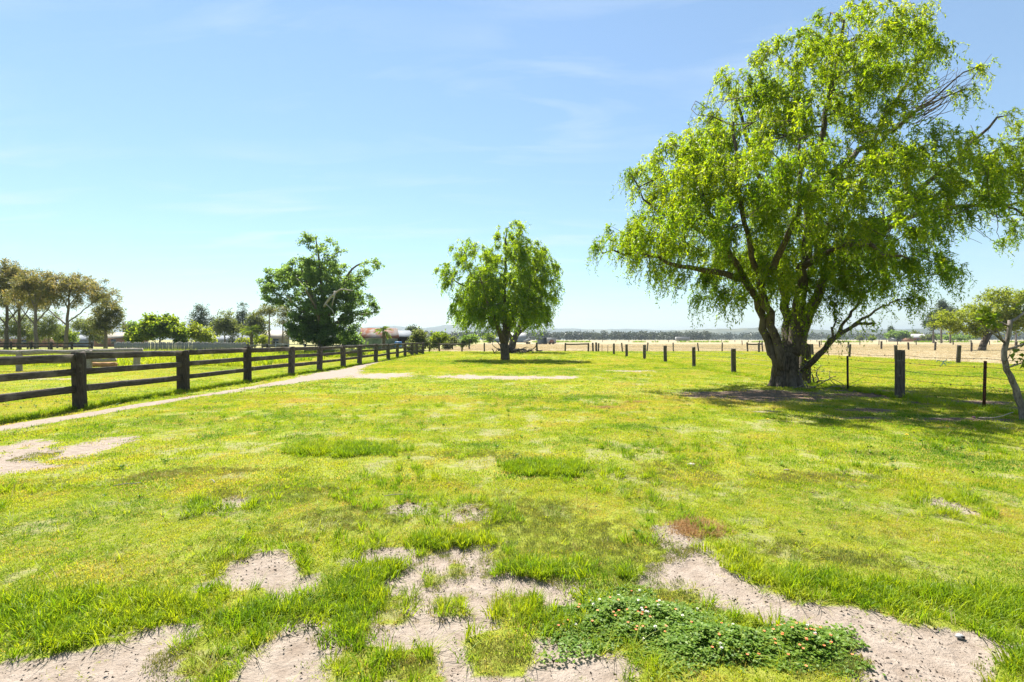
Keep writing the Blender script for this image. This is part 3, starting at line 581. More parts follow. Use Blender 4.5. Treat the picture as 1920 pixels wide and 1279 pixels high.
def strands(A, C, rs, n, leaves, L0, L1, leafL, leafW, out=.25, curl=.05, base_rnd=None):
    """hanging curly willow twigs with leaves; A anchor points, C crown centre"""
    i = rs.randint(0, len(A), n); p0 = A[i]+rs.randn(n, 3)*np.array([.10, .10, .08]); o = p0-C; o[:, 2] *= .2; o /= np.linalg.norm(o, axis=1)[:, None]+1e-9
    o = o+rs.randn(n, 3)*.45; L = L0+(L1-L0)*rs.rand(n)**1.5
    ph = rs.rand(n, 3)*6.28; t = (np.arange(leaves)+rs.rand(n, leaves))/leaves
    up0 = rs.rand(n)*.35
    f = lambda t: (p0[:, None]+o[:, None]*(out*L[:, None]*(1.4*t-.5*t*t))[..., None]+np.stack([np.sin(t*9+ph[:, :1])*curl*L[:, None], np.sin(t*8+ph[:, 1:2])*curl*L[:, None], -L[:, None]*t**1.35+up0[:, None]*L[:, None]*np.sin(t*3.1)], -1))
    Pp = f(t); Tn = f(t+.03)-Pp; Tn /= np.linalg.norm(Tn, axis=-1)[..., None]+1e-9
    D = Tn*.7+rs.randn(n, leaves, 3)*.55; D[..., 2] -= .15; Nn = rs.randn(n, leaves, 3); Nn[..., 2] += .5
    sb = np.clip((rs.rand(n) if base_rnd is None else base_rnd(p0))*.75+.12*rs.randn(n), 0, 1)
    rr = np.clip(sb[:, None]+rs.randn(n, leaves)*.14, 0, 1)
    sz = (.65+.6*rs.rand(n*leaves))
    lv = leaf_quads(Pp.reshape(-1, 3), D.reshape(-1, 3), Nn.reshape(-1, 3), leafL*sz, leafW*sz, rr.ravel())
    stems = [f(np.tile(np.array([k/5.])[None], (n, 1)))[:, 0] for k in range(6)]
    return lv, np.stack(stems, 1)
def clumps(A, rs, n, leaves, rad, leafL, leafW, droop=.2, base_rnd=None):
    i = rs.randint(0, len(A), n); c = A[i]+rs.randn(n, 3)*rad*.4; Pp = c[:, None]+rs.randn(n, leaves, 3)*rad*np.array([.55, .55, .42]); D = rs.randn(n, leaves, 3); D[..., 2] -= droop
    Nn = rs.randn(n, leaves, 3)*.8; Nn[..., 2] += .8; sb = (rs.rand(n) if base_rnd is None else base_rnd(c)); rr = np.clip(sb[:, None]*.8+.1+rs.randn(n, leaves)*.13, 0, 1); sz = .6+.7*rs.rand(n*leaves)
    return leaf_quads(Pp.reshape(-1, 3), D.reshape(-1, 3), Nn.reshape(-1, 3), leafL*sz, leafW*sz, rr.ravel())
def ribbons(stems, w, rs):
    """thin bare twigs, three-sided"""
    n, m_, _ = stems.shape; a = rs.rand(n)*6.28; ofs = [np.stack([np.cos(a+k*2.09), np.sin(a+k*2.09), 0*a], -1)*w for k in range(3)]
    taper = np.linspace(1, .4, m_)[None, :, None]
    V = np.stack([stems+o[:, None]*taper for o in ofs], 2).reshape(-1, 3)
    b = (np.arange(n)[:, None, None]*m_*3+np.arange(m_-1)[None, :, None]*3); k = np.arange(3)[None, None]; k2 = (k+1) % 3
    return V, np.stack([b+k, b+k2, b+3+k2, b+3+k], -1).reshape(-1, 4)
def finish_tree(name, label, base, T, bark, leafs, leafmat, cat='tree', group=None, extra=None, minr=0):
    r = thing(name, label, cat, base, group); mb = MB(); T.wood(mb, minr); mb.obj('trunk', bark, r, smooth=True)
    V = np.vstack([l[0] for l in leafs]); off = np.cumsum([0]+[len(l[0]) for l in leafs])[:-1]
    link_mesh('crown', V, np.vstack([l[1]+o for l, o in zip(leafs, off)]), None, leafmat, r, attrs={'rnd': np.concatenate([l[2] for l in leafs])})
    return r
def local(D, bx, bz): return lambda px, py, dy=0.0: np.array([PX(px, D+dy)-bx, dy, PZ(py, D+dy)-bz])
def pxblob(lp, D, px, py, rx, ry, dy=0, rd=None, w=1.0):
    c = lp(px, py, dy); s = (D+dy)/F; return (*c, rx*s, rd if rd else rx*s, ry*s, 0, w)

# ---- the large curly willow
D = 15.45; bx = PX(1468, D); bzz = gz(bx, D); lp = local(D, bx, bzz); T = Tree(21)
T.limb([lp(1472, 742), lp(1472, 727), lp(1471, 718), lp(1471, 705), lp(1471, 690), lp(1472, 662)], .42, .28, step=.12, jit=.006)
for a_ in range(7):   # buttressed foot: ridges running from the limbs down into the roots
    an = a_*.9+.3; T.limb([lp(1472, 668)+np.array([math.cos(an)*.20, math.sin(an)*.18, 0]), lp(1472, 695)+np.array([math.cos(an)*.27, math.sin(an)*.25, 0]), lp(1472, 715)+np.array([math.cos(an)*.33, math.sin(an)*.30, 0]), lp(1472, 728)+np.array([math.cos(an)*.46, math.sin(an)*.42, 0]), lp(1472, 740)+np.array([math.cos(an)*.62, math.sin(an)*.55, -.1])], .155, .11, step=.15, jit=.01)
T.limb([lp(1460, 700, -.2), lp(1452, 672, -.15), lp(1440, 640, -.1), lp(1432, 606, -.2), lp(1424, 575, -.2), lp(1400, 525, -.5), lp(1352, 455, -1.0), lp(1312, 360, -1.3), lp(1285, 290, -1.4)], .165, .05, 1)
T.limb([lp(1468, 690, -.3), lp(1464, 655, -.3), lp(1452, 622, -.3), lp(1441, 590, -.4), lp(1425, 530, -1.0), lp(1400, 440, -1.8), lp(1380, 330, -2.2), lp(1375, 230, -2.2)], .15, .04, 1)
T.limb([lp(1476, 655), lp(1476, 600, .4), lp(1466, 510, .8), lp(1446, 400, 1.2), lp(1410, 290, 1.5), lp(1376, 180, 1.6)], .17, .04, 1)
T.limb([lp(1485, 655), lp(1497, 590, -.1), lp(1505, 500, -.4), lp(1518, 380, -.8), lp(1542, 250, -.9), lp(1568, 120, -.8), lp(1582, 40, -.8)], .20, .04, 1)
T.limb([lp(1494, 660), lp(1512, 600, .2), lp(1535, 540, .2), lp(1580, 480, .1), lp(1645, 435, .3), lp(1725, 400, .6), lp(1800, 385, .7), lp(1895, 384, .5)], .19, .05, 1)
T.limb([lp(1480, 650), lp(1490, 580, 1.0), lp(1530, 470, 2.2), lp(1590, 350, 2.8), lp(1650, 240, 2.6), lp(1700, 150, 2.0), lp(1745, 80, 1.6)], .16, .04, 1)
T.limb([lp(1518, 380, -.8), lp(1590, 300, -.3), lp(1670, 250, .2), lp(1740, 190, .4), lp(1800, 140, .4), lp(1838, 122, .4)], .12, .015, 1)
T.limb([lp(1670, 250, .2), lp(1700, 215, -.2), lp(1760, 190, -.4), lp(1815, 165, -.4)], .06, .012, 1)
T.limb([lp(1645, 435, .3), lp(1720, 360, -.4), lp(1800, 290, -.8), lp(1870, 220, -1.0)], .11, .03, 1)
T.limb([lp(1400, 525, -.5), lp(1345, 508, -.6), lp(1270, 498, -.3), lp(1190, 470, 0), lp(1130, 475, .1)], .12, .025, 1)
T.limb([lp(1352, 455, -1), lp(1290, 415, -.5), lp(1215, 390, .2), lp(1185, 330, .3)], .10, .02, 1)
T.limb([lp(1505, 500, -.4), lp(1560, 470, -1.8), lp(1620, 450, -2.8), lp(1690, 480, -3.2)], .12, .03, 1)
T.limb([lp(1425, 530, -1), lp(1470, 470, -2.3), lp(1500, 380, -3.0), lp(1500, 260, -3.1)], .12, .03, 1)
low = [lp(1502, 697, -.1), lp(1520, 683, -.5), lp(1545, 655, -.9), lp(1572, 628, -1.1), lp(1602, 608, -1.2), lp(1640, 606, -1.2)]
T.limb(low, .13, .035, 1, step=.2, jit=.02)
T.limb([lp(1572, 628, -1.1), lp(1582, 600, -1.1), lp(1600, 580, -1.2), lp(1620, 550, -1.2), lp(1660, 520, -1.2)], .055, .02, 1, step=.15)
T.limb([lp(1602, 608, -1.2), lp(1640, 585, -1.1), lp(1675, 565, -1.0), lp(1705, 560, -.9)], .05, .015, 1, step=.15)
T.limb([lp(1545, 655, -.9), lp(1560, 615, -1.2), lp(1570, 590, -1.3), lp(1555, 560, -1.3)], .045, .015, 1, step=.15)
T.limb([lp(1500, 640, 0), lp(1515, 600, -.6), lp(1525, 570, -.8), lp(1545, 530, -1.0)], .05, .02, 1, step=.15)
B = [pxblob(lp, D, *b) for b in ((1390, 240, 110, 95, 0, 3.0, 1), (1480, 190, 120, 120, -.5, 3.0, 1), (1560, 175, 110, 120, -.5, 3.2, 1), (1590, 50, 70, 55, -.5, 1.8, 1), (1700, 75, 85, 60, 1, 1.6, .35), (1620, 110, 70, 60, .5, 2, .7), (1270, 345, 95, 85, 0, 2.8, 1), (1330, 300, 110, 90, 0, 3.2, 1), (1400, 400, 170, 110, 0, 3.8, 1),
    (1185, 450, 65, 42, 0, 2.0, .8), (1270, 445, 100, 75, 0, 2.8, 1), (1580, 360, 140, 130, -.6, 3.6, 1.1), (1670, 370, 90, 95, 0, 3, 1), (1640, 500, 95, 38, -.5, 2.8, .85), (1560, 470, 150, 75, -.5, 3.4, 1), (1500, 500, 130, 50, 0, 3, .8), (1330, 505, 110, 35, 0, 2.6, .7), (1800, 320, 90, 65, 0, 2.2, .9), (1850, 250, 60, 60, -.5, 1.8, .55), (1890, 385, 60, 50, 0, 2, .55), (1950, 300, 70, 90, 0, 2.4, .8), (1960, 420, 50, 60, 0, 2, .6), (1230, 310, 55, 30, 0, 1.8, .4), (1400, 320, 130, 110, -3.4, 1.9, .8), (1540, 340, 140, 110, -3.6, 1.9, .8), (1640, 430, 100, 60, -3.4, 1.8, .8), (1790, 330, 90, 70, -2.6, 1.8, .7), (1320, 420, 100, 60, -3.0, 1.8, .7), (1900, 330, 90, 90, -2.5, 1.8, .6), (1420, 535, 80, 32, -1.2, 1.6, .9), (1530, 535, 90, 36, -1.2, 1.8, .6), (1610, 530, 80, 32, -1.0, 1.8, .55), (1350, 545, 70, 22, -.5, 1.6, .7), (1700, 520, 50, 26, -.4, 1.6, .6), (1340, 150, 35, 40, 0, 1.2, .3))]
tg = in_blobs(B, 1650, T.rs, .33); tg = tg[tg[:, 2] > 2.5]
T.grow(tg, .16, .40, .06); T.radii(.0065, 1.75)
C = lp(1480, 400); A = T.twig_nodes(.020); A = A[A[:, 2] > 2.45]
lump = fbm(A[:, 0]*.9+A[:, 1]*.4+9, A[:, 2]*.9-A[:, 1]*.5+4, 3); A = A[(lump > .39) | (A[:, 0] < -3.5)]
def br(p): return .20+.42*np.clip((p[:, 2]-3)/7, 0, 1)+.35*(T.rs.rand(len(p))-.5)+.9*(fbm(p[:, 0]*.8+3, p[:, 2]*.8+p[:, 1]*.3, 3)-.5)+.08  # sunlit top and bright and shaded clumps put into the leaf colour
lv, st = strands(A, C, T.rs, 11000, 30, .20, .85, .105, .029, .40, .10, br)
# twigs left nearly bare on the right and the leafy shoots on the low limb
lowA = T.twig_nodes(.06); lowA = lowA[(lowA[:, 2] < 3.6) & (lowA[:, 2] > 1.2) & (lowA[:, 0] > .3)]
lv2, st2 = strands(lowA, C, T.rs, 170, 18, .25, .7, .085, .026, .4, .08)
lv3 = clumps(np.array([lp(1450, 610, -.4), lp(1450, 560, -.5), lp(1470, 590, -.3), lp(1520, 600, -.3), lp(1470, 625, -.5), lp(1510, 690, -.3)]), T.rs, 60, 9, .28, .08, .026)
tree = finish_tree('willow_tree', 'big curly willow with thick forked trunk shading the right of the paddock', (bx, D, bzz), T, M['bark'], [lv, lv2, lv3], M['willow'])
k = T.rs.rand(len(st)) < .35; Vr, Qr = ribbons(st[k], .0045, T.rs); link_mesh('twigs', Vr, Qr, None, M['bark'], tree)['kind'] = 'stuff'
mb = MB()
for q in range(46):   # bare crooked twigs standing clear of the leaves on the upper right and below the right limb
    rs = np.random.RandomState(500+q); up_ = q < 26
    a = lp(1690+rs.rand()*50, 235-rs.rand()*60, rs.rand()*.8) if up_ else lp(1770+rs.rand()*110, 400-rs.rand()*10, rs.rand()*.8)
    d = np.array([.75, 0, .55]) if up_ else np.array([.35, 0, -.5]); P_ = [a]
    for j in range(9): d = d*.8+np.array([.16, 0, .11 if up_ else -.06])+rs.randn(3)*.22; P_.append(P_[-1]+d*(.23 if up_ else .15))
    mb.tube(P_, np.linspace(.016, .005, 10), 4)
mb.obj('bare_twigs', M['bark'], tree)['kind'] = 'stuff'

# ---- two willows in the middle, one close behind the other
def mid_willow(D, base, limbs, blobs, seed, ns, nl, LL, lw, label, nt, lo, mat):
    bx = PX(base[0], D); bz = gz(bx, D); lp = local(D, bx, bz); T = Tree(seed); s = D/36.
    for pts, r0, r1 in limbs: T.limb([lp(*p) for p in pts], r0*s, r1*s, 1, step=.4, jit=.03)
    B = [pxblob(lp, D, *b) for b in blobs]; tg = in_blobs(B, nt, T.rs, .34); T.grow(tg[tg[:, 2] > lo], .14, .5, .08); T.radii(.01, 1.8)
    A = T.twig_nodes(.035*s); A = A[A[:, 2] > lo-.3]; C = lp(940, 540)
    lv, st = strands(A, C, T.rs, ns, nl, .25, .95, LL, lw, .55, .10, lambda p: .25+.4*np.clip((p[:, 2]-2)/8, 0, 1)+.5*(T.rs.rand(len(p))-.5))  # leaf colour paler upwards: the lit crown top is painted in
    return finish_tree('willow_tree', label, (bx, D, bz), T, M['bark'], [lv], mat, minr=.012)
mid_willow(35.8, (947, 0), [([(947, 680), (946, 660), (945, 645)], .34, .28), ([(944, 647), (938, 625), (925, 590), (905, 555), (880, 510), (870, 470)], .2, .04), ([(946, 645), (946, 600), (945, 540), (950, 470), (948, 430)], .22, .04), ([(947, 645), (956, 610), (975, 570), (1000, 520), (1015, 490)], .2, .04),
    ([(945, 640, -.3), (930, 600, -1.5), (910, 560, -2.8), (900, 520, -3.4)], .16, .04), ([(947, 640, .3), (960, 590, 1.8), (975, 540, 3)], .16, .04), ([(905, 555), (870, 535), (840, 520)], .1, .03), ([(975, 570), (1010, 560), (1040, 545)], .1, .03)],
    [(962, 446, 34, 28, 0, 1.6, .9), (985, 478, 40, 30, 0, 2.0), (940, 480, 36, 30, 0, 2.0), (872, 466, 28, 22, 0, 1.4, .9), (850, 508, 28, 30, 0, 1.4, .8), (905, 510, 50, 40, -.6, 2.8), (925, 550, 62, 46, -1.2, 2.8), (965, 560, 55, 50, .3, 3.0), (1000, 510, 46, 46, 0, 2.6), (1032, 520, 22, 42, 0, 1.6, .8), (885, 570, 40, 30, -.3, 2.2), (915, 595, 40, 24, -.4, 2.6), (985, 585, 45, 32, 0, 2.6), (1008, 572, 25, 36, 0, 1.8, .8), (962, 430, 24, 14, 0, 1.2, .4), (838, 530, 18, 22, 0, 1.0, .5), (868, 600, 22, 16, 0, 1.4, .6)],
    5, 4700, 20, .17, .055, 'rounded weeping willow standing alone mid paddock beyond the sand strip', 620, 2.2, M['willow2'])
mid_willow(57.0, (956, 0), [([(956, 662), (960, 648), (966, 632)], .30, .22), ([(966, 632), (976, 605), (985, 560), (990, 520)], .2, .05), ([(963, 640), (940, 600), (915, 560), (900, 530)], .16, .05), ([(966, 632), (1000, 600), (1020, 570)], .14, .05), ([(966, 632, .3), (966, 600, 3), (960, 560, 5)], .14, .05)],
    [(950, 540, 75, 55, 1, 5.5), (900, 560, 45, 38, 0, 4.5), (1000, 560, 42, 40, 0, 4.5), (960, 500, 55, 35, 0, 4), (870, 580, 22, 24, 0, 3, .6), (1015, 590, 25, 20, 0, 3, .6)],
    9, 1800, 16, .26, .085, 'leaning willow half hidden behind the rounded willow', 380, 3.0, M['willow2'])

# ---- general broad trees: clumped leaves
def broad_tree(name, label, D, base_px, limbs, blobs, seed, nt, ncl, nleaf, crad, LL, lw, leafmat, bark, trunk_r=1.0, rm=.05, tort=.12, lo=-1, brn=None, group=None, cat='tree', tipn=1.9, minr=.014):
    bx = PX(base_px, D); bz = gz(bx, D); lp = local(D, bx, bz); T = Tree(seed)
    for L in limbs: T.limb([lp(*p) for p in L[0]], L[1]*trunk_r, L[2]*trunk_r, 1, step=.5, jit=.03)
    B = [pxblob(lp, D, *b) for b in blobs]; tg = in_blobs(B, nt, T.rs, .45); T.grow(tg[tg[:, 2] > lo], tort, .6, .06); T.radii(.012, tipn)
    A = T.twig_nodes(rm); A = A[A[:, 2] > lo]; A = np.vstack([A, tg[tg[:, 2] > lo]])
    lv = clumps(A, T.rs, ncl, nleaf, crad, LL, lw, .2, (lambda p: brn(p, T.rs)) if brn else None)
    return finish_tree(name, label, (bx, D, bz), T, bark, [lv], leafmat, group=group, cat=cat, minr=minr), lp, T
t, lp, T = broad_tree('spreading_tree', 'broad ragged tree with pale dead limb behind the timber fence', 48, 607,
    [([(607, 666), (605, 640), (602, 610)], .55, .42), ([(602, 612), (590, 570), (575, 530), (560, 490)], .3, .05), ([(603, 612), (605, 560), (600, 500), (592, 445)], .3, .04), ([(604, 615), (625, 570), (645, 530), (660, 500), (690, 490), (715, 495)], .26, .03), ([(602, 620), (570, 585), (535, 560), (500, 540)], .2, .03), ([(604, 620), (640, 600), (670, 590), (705, 585)], .2, .03), ([(603, 615, -.5), (590, 570, -3), (570, 540, -4.5)], .2, .04), ([(605, 600, .5), (630, 550, 3), (640, 500, 3)], .2, .04), ([(600, 500), (625, 480), (645, 468)], .08, .02)],
    [(590, 462, 32, 22, 0, 1.6, .45), (578, 445, 12, 10, 0, .6, .3), (632, 470, 28, 16, 0, 1.5, .4), (560, 515, 48, 34, 0, 3, 1), (522, 530, 34, 32, 0, 2.2, .8), (505, 545, 22, 18, 0, 1.5, .5), (605, 515, 50, 38, 0, 3.4, 1), (650, 530, 40, 34, 0, 2.6, .8), (682, 505, 24, 24, 0, 1.4, .45), (708, 497, 14, 10, 0, .8, .3), (600, 575, 62, 45, -.5, 3.6, 1), (655, 575, 45, 30, 0, 2.6, .8), (700, 568, 18, 16, 0, 1.2, .4), (535, 565, 36, 16, 0, 1.8, .6), (600, 625, 52, 24, -.3, 3.2, 1.6), (575, 605, 36, 30, 0, 2.4, 1.3), (640, 615, 36, 22, 0, 2.4, 1.2)],
    31, 700, 4400, 12, .27, .20, .13, M['broad'], M['bark2'], brn=lambda p, rs: .15+.55*np.clip((p[:, 2]-2)/8, 0, 1)+.4*(rs.rand(len(p))-.5))  # lit top and shaded skirt of the crown put into leaf colour
for Pp, r0 in (([(608, 575, -3.2), (618, 556, -3.6), (630, 545, -3.8), (645, 541, -3.8), (662, 545, -3.6)], .13), ([(628, 546, -3.8), (627, 560, -3.9), (622, 575, -4)], .08), ([(610, 570, -3.4), (624, 580, -4.2), (636, 605, -4.4)], .05), ([(575, 545, -3), (566, 530, -3.4), (556, 522, -3.6)], .10), ([(548, 568, -2), (540, 555, -2.4), (530, 548, -2.6)], .1)):
    P_ = resample([lp(*p) for p in Pp], .4, .05, T.rs); mb = MB(); mb.tube(P_, np.linspace(r0, r0*.35, len(P_)), 7, wob=.2); mb.obj('dead_limb', M['deadwood'], t, smooth=True)['label'] = 'pale bare dead limb'

# gum trees on the far left
def gum(px0, D, top, lean, w, seed, mat, label, dens=1.0, low=None, bark='bark2'):
    h = 660-top
    yb = 637+1.5*F/D
    limbs = [([(px0, yb+2), (px0+lean*.2, 630), (px0+lean*.5, 590), (px0+lean, top+h*.25)], .26, .08)]
    limbs += [([(px0+lean*.3, 610), (px0+lean*.5-w*.3, 590), (px0+lean*.7-w*.65, 560)], .1, .03), ([(px0+lean*.35, 605), (px0+lean*.5+w*.3, 585), (px0+lean*.7+w*.65, 555)], .1, .03), ([(px0+lean*.6, 580), (px0+lean-w*.2, 550), (px0+lean-w*.3, top+18)], .1, .03), ([(px0+lean*.6, 575), (px0+lean+w*.2, 550), (px0+lean+w*.35, top+20)], .1, .03)]
    bl = [(px0+lean, top+22, w*.45, 20, 0, None, .8), (px0+lean-w*.4, top+38, w*.4, 20, 0, None, .7), (px0+lean+w*.45, top+36, w*.42, 22, 0, None, .8), (px0+lean+w*.75, top+58, w*.28, 16, 0, None, .5), (px0+lean-w*.7, top+56, w*.28, 16, 0, None, .5), (px0+lean+w*.05, top+58, w*.34, 14, 0, None, .45)]
    if low: bl += low
    return broad_tree('gum_tree', label, D, px0, limbs, bl, seed, int(230*dens), int(900*dens), 11, .30, .32, .080, mat, M[bark], lo=2.2, rm=.04, tort=.15, group='gum trees on the left')
gum(123, 60, 508, 8, 88, 41, M['gum'], 'gum tree with bronze domed crown, right of the pale slim gum', 1.25)
gum(68, 58, 503, -2, 62, 42, M['gum'], 'pale slim gum tree left of the domed bronze gum', .9)
gum(12, 62, 486, 2, 58, 43, M['gum'], 'tall reddish gum tree at the left edge', 1.1, bark='bark')
gum(36, 66, 516, 0, 48, 44, M['gumgreen'], 'dark stemmed gum tree between the two tall gums', .7, bark='bark')
gum(198, 66, 548, 2, 34, 45, M['gumgreen'], 'small green gum tree beside the end of the paling fence', .9, low=[(196, 605, 22, 18, 0, None, .6), (190, 628, 20, 12, 0, None, .6)])
gum(-38, 60, 492, 0, 55, 46, M['gum'], 'gum tree cut off by the left picture edge', .9)
# dark she-oaks low behind the gums, and the garden trees behind the paling fence
def bush(name, label, D, px0, blobs, seed, mat, ncl=420, nleaf=10, crad=.38, LL=.30, lw=.16, nt=110, bark='bark2', group=None, cat='tree', lo=.1, tr=.14, top=None):
    yb = 637+1.5*F/D; ym = min(b[1] for b in blobs)
    return broad_tree(name, label, D, px0, [([(px0, yb+1), (px0, (yb+ym)/2), (px0+1, ym+2)], tr, tr*.3)], blobs, seed, nt, ncl, nleaf, crad, LL, lw, mat, M[bark], lo=lo, rm=.06, group=group, cat=cat)
G1 = 'garden trees behind the paling fence'; G2 = 'bushes at the end of the timber fence'; G3 = 'dark trees behind the gums'
bush('she_oak', 'dark drooping tree behind the pale slim gum', 72, 92, [(92, 605, 18, 26), (80, 622, 20, 14), (106, 618, 14, 12)], 51, M['olive'], 420, 10, .5, .34, .09, group=G3)
bush('she_oak', 'dark drooping tree low behind the reddish gum', 74, 14, [(14, 612, 24, 22), (34, 605, 16, 20), (0, 628, 16, 10)], 52, M['olive'], 420, 10, .5, .34, .09, group=G3)
bush('she_oak', 'dark drooping tree between the gum trunks', 76, 52, [(52, 612, 16, 20), (58, 628, 18, 10)], 53, M['olive'], 300, 10, .5, .34, .09, group=G3)
bush('shrub', 'bright green rounded shrub behind the domed gum trunk', 84, 108, [(108, 625, 16, 14), (130, 630, 16, 11)], 54, M['bright'], 320, 9, .4, .36, .22, group=G1, cat='shrub')
bush('shrub', 'green leaning shrub left of the small green gum', 80, 168, [(165, 612, 24, 15), (180, 628, 20, 12), (150, 605, 14, 8)], 55, M['olive'], 420, 10, .5, .36, .12, group=G1, cat='shrub')
bush('garden_tree', 'bright green leafy tree overhanging the paling fence', 62, 300, [(300, 612, 36, 18), (268, 626, 26, 14), (330, 622, 24, 16), (285, 602, 20, 10), (312, 600, 14, 8), (345, 632, 14, 10), (250, 634, 12, 8)], 56, M['bright'], 900, 10, .36, .34, .24, 170, group=G1)
bush('garden_tree', 'thin yellow green tree right of the bright leafy tree', 64, 378, [(378, 625, 18, 15), (365, 618, 12, 9), (392, 632, 12, 10)], 57, M['yellow'], 260, 8, .4, .30, .16, group=G1)
bush('pine_tree', 'feathery conical pine rising behind the thin yellow tree', 92, 376, [(376, 578, 7, 9), (376, 592, 15, 10), (376, 605, 20, 10), (398, 603, 5, 8)], 58, M['pine'], 330, 10, .5, .40, .11, group=G1)
bush('garden_tree', 'grey green bushy tree left of the conical pine tip', 88, 422, [(422, 598, 18, 15), (412, 612, 18, 16), (435, 620, 18, 16)], 59, M['olive'], 480, 10, .5, .36, .15, group=G1)
bush('pine_tree', 'dark pine tip above the grey green trees', 94, 454, [(454, 577, 6, 9), (454, 592, 11, 10), (452, 608, 18, 14), (465, 618, 14, 12)], 60, M['pine'], 380, 10, .5, .40, .11, group=G1)
bush('garden_tree', 'pale olive tree behind the palm', 90, 478, [(478, 600, 14, 14), (488, 612, 14, 18), (470, 618, 14, 12)], 61, M['olive'], 420, 10, .5, .36, .15, group=G1)
bush('gum_tree', 'slender gum with bare stem between palm and spreading tree', 78, 505, [(500, 580, 16, 9), (490, 588, 12, 7), (514, 584, 12, 8)], 62, M['gumgreen'], 230, 9, .4, .30, .09, group=G1, tr=.2)
bush('gum_tree', 'grey leaved gum close left of the spreading tree', 80, 530, [(530, 580, 14, 12), (538, 600, 12, 14), (522, 605, 8, 8), (545, 625, 10, 10)], 63, M['gumgreen'], 300, 9, .45, .30, .10, group=G1, tr=.16)
bush('shrub', 'yellow green hedge shrub at the foot of the palm', 82, 492, [(492, 637, 14, 7), (455, 639, 10, 4)], 64, M['yellow'], 160, 9, .35, .3, .2, group=G1, cat='shrub')
bush('shrub', 'round dark green tree behind the pale roof', 120, 248, [(248, 612, 12, 9), (246, 622, 14, 8)], 65, M['broad'], 260, 9, .55, .45, .28, group=G1, cat='tree')
bush('shrub', 'leafy bush below the spreading tree beside the rusty shed', 60, 660, [(655, 635, 18, 12), (668, 645, 12, 8)], 66, M['broad'], 300, 10, .4, .3, .2, group=G2, cat='shrub')
bush('shrub', 'tall light green bush beside the open farm shed', 66, 785, [(785, 632, 12, 12), (792, 645, 12, 8), (778, 640, 8, 8)], 67, M['olive'], 300, 10, .4, .3, .16, group=G2, cat='shrub')
bush('shrub', 'dark rounded tree rising behind the open shed', 110, 775, [(773, 620, 12, 7), (784, 626, 9, 8)], 68, M['pine'], 220, 9, .55, .4, .2, group=G2, cat='tree')
bush('shrub', 'round light green bush behind the fence corner', 70, 823, [(823, 634, 14, 11), (815, 645, 10, 8)], 69, M['bright'], 300, 9, .42, .32, .2, group=G2, cat='shrub')
bush('shrub', 'low green bush right of the round light bush', 74, 848, [(848, 641, 10, 7), (838, 648, 9, 6)], 70, M['olive'], 200, 9, .4, .3, .18, group=G2, cat='shrub')
bush('shrub', 'dark leaning bush at the edge of the straw field', 76, 880, [(874, 638, 8, 7), (886, 636, 8, 7), (868, 644, 6, 5)], 71, M['broad'], 220, 9, .4, .3, .18, group=G2, cat='shrub')
bush('shrub', 'weedy bush growing through the corner of the timber fence', 52, 772, [(772, 652, 8, 8), (782, 655, 8, 6)], 72, M['olive'], 150, 9, .3, .2, .12, group=G2, cat='shrub', lo=.05, nt=50)
bush('shrub', 'small far green tree left of the willow trunk', 190, 918, [(918, 633, 8, 6)], 73, M['bright'], 160, 8, .7, .6, .4, 40, cat='tree')
# right side
broad_tree('field_tree', 'yellow green wide crowned tree standing in the straw field', 67, 1844,
    [([(1840, 660), (1846, 640), (1852, 628)], .42, .36), ([(1850, 630), (1820, 605), (1790, 595), (1765, 600)], .2, .05), ([(1850, 630), (1852, 590), (1865, 560), (1880, 545)], .24, .05), ([(1852, 630), (1890, 605), (1925, 590)], .2, .05)],
    [(1785, 594, 30, 15, 0, 2.2, .8), (1765, 605, 20, 16, 0, 1.6, .5), (1835, 585, 36, 20, 0, 3, 1), (1830, 612, 34, 14, 0, 2.6, .9), (1875, 560, 36, 18, 0, 2.6, .9), (1920, 560, 30, 16, 0, 2.2, .8), (1890, 590, 36, 18, 0, 3, 1), (1880, 612, 30, 14, 0, 2.4, .8), (1935, 600, 36, 22, 0, 3, 1), (1800, 615, 24, 10, 0, 2, .7), (1838, 625, 30, 6, 0, 2, .5)],
    81, 420, 1900, 10, .42, .30, .14, M['yellow'], M['bark'], lo=1.0)
G5 = 'trees round the far farmhouse'
for i, (px0, D, top, w, lab) in enumerate(((1750, 190, 585, 10, 'dark tall pine left of the yellow green field tree'), (1765, 185, 565, 12, 'tallest dark pine partly behind the field tree'), (1782, 195, 575, 11, 'dark pine inside the pine group by the farm'), (1905, 200, 590, 12, 'dark pine behind the right of the field tree'))):
    bush('pine_tree', lab, D, px0, [(px0, top+8, w*.7, 7), (px0-w*.4, top+20, w, 6), (px0+w*.4, top+30, w, 6)], 90+i, M['pine'], 260, 10, .9, .9, .25, 70, bark='bark2', group=G5, tr=.35, lo=6)
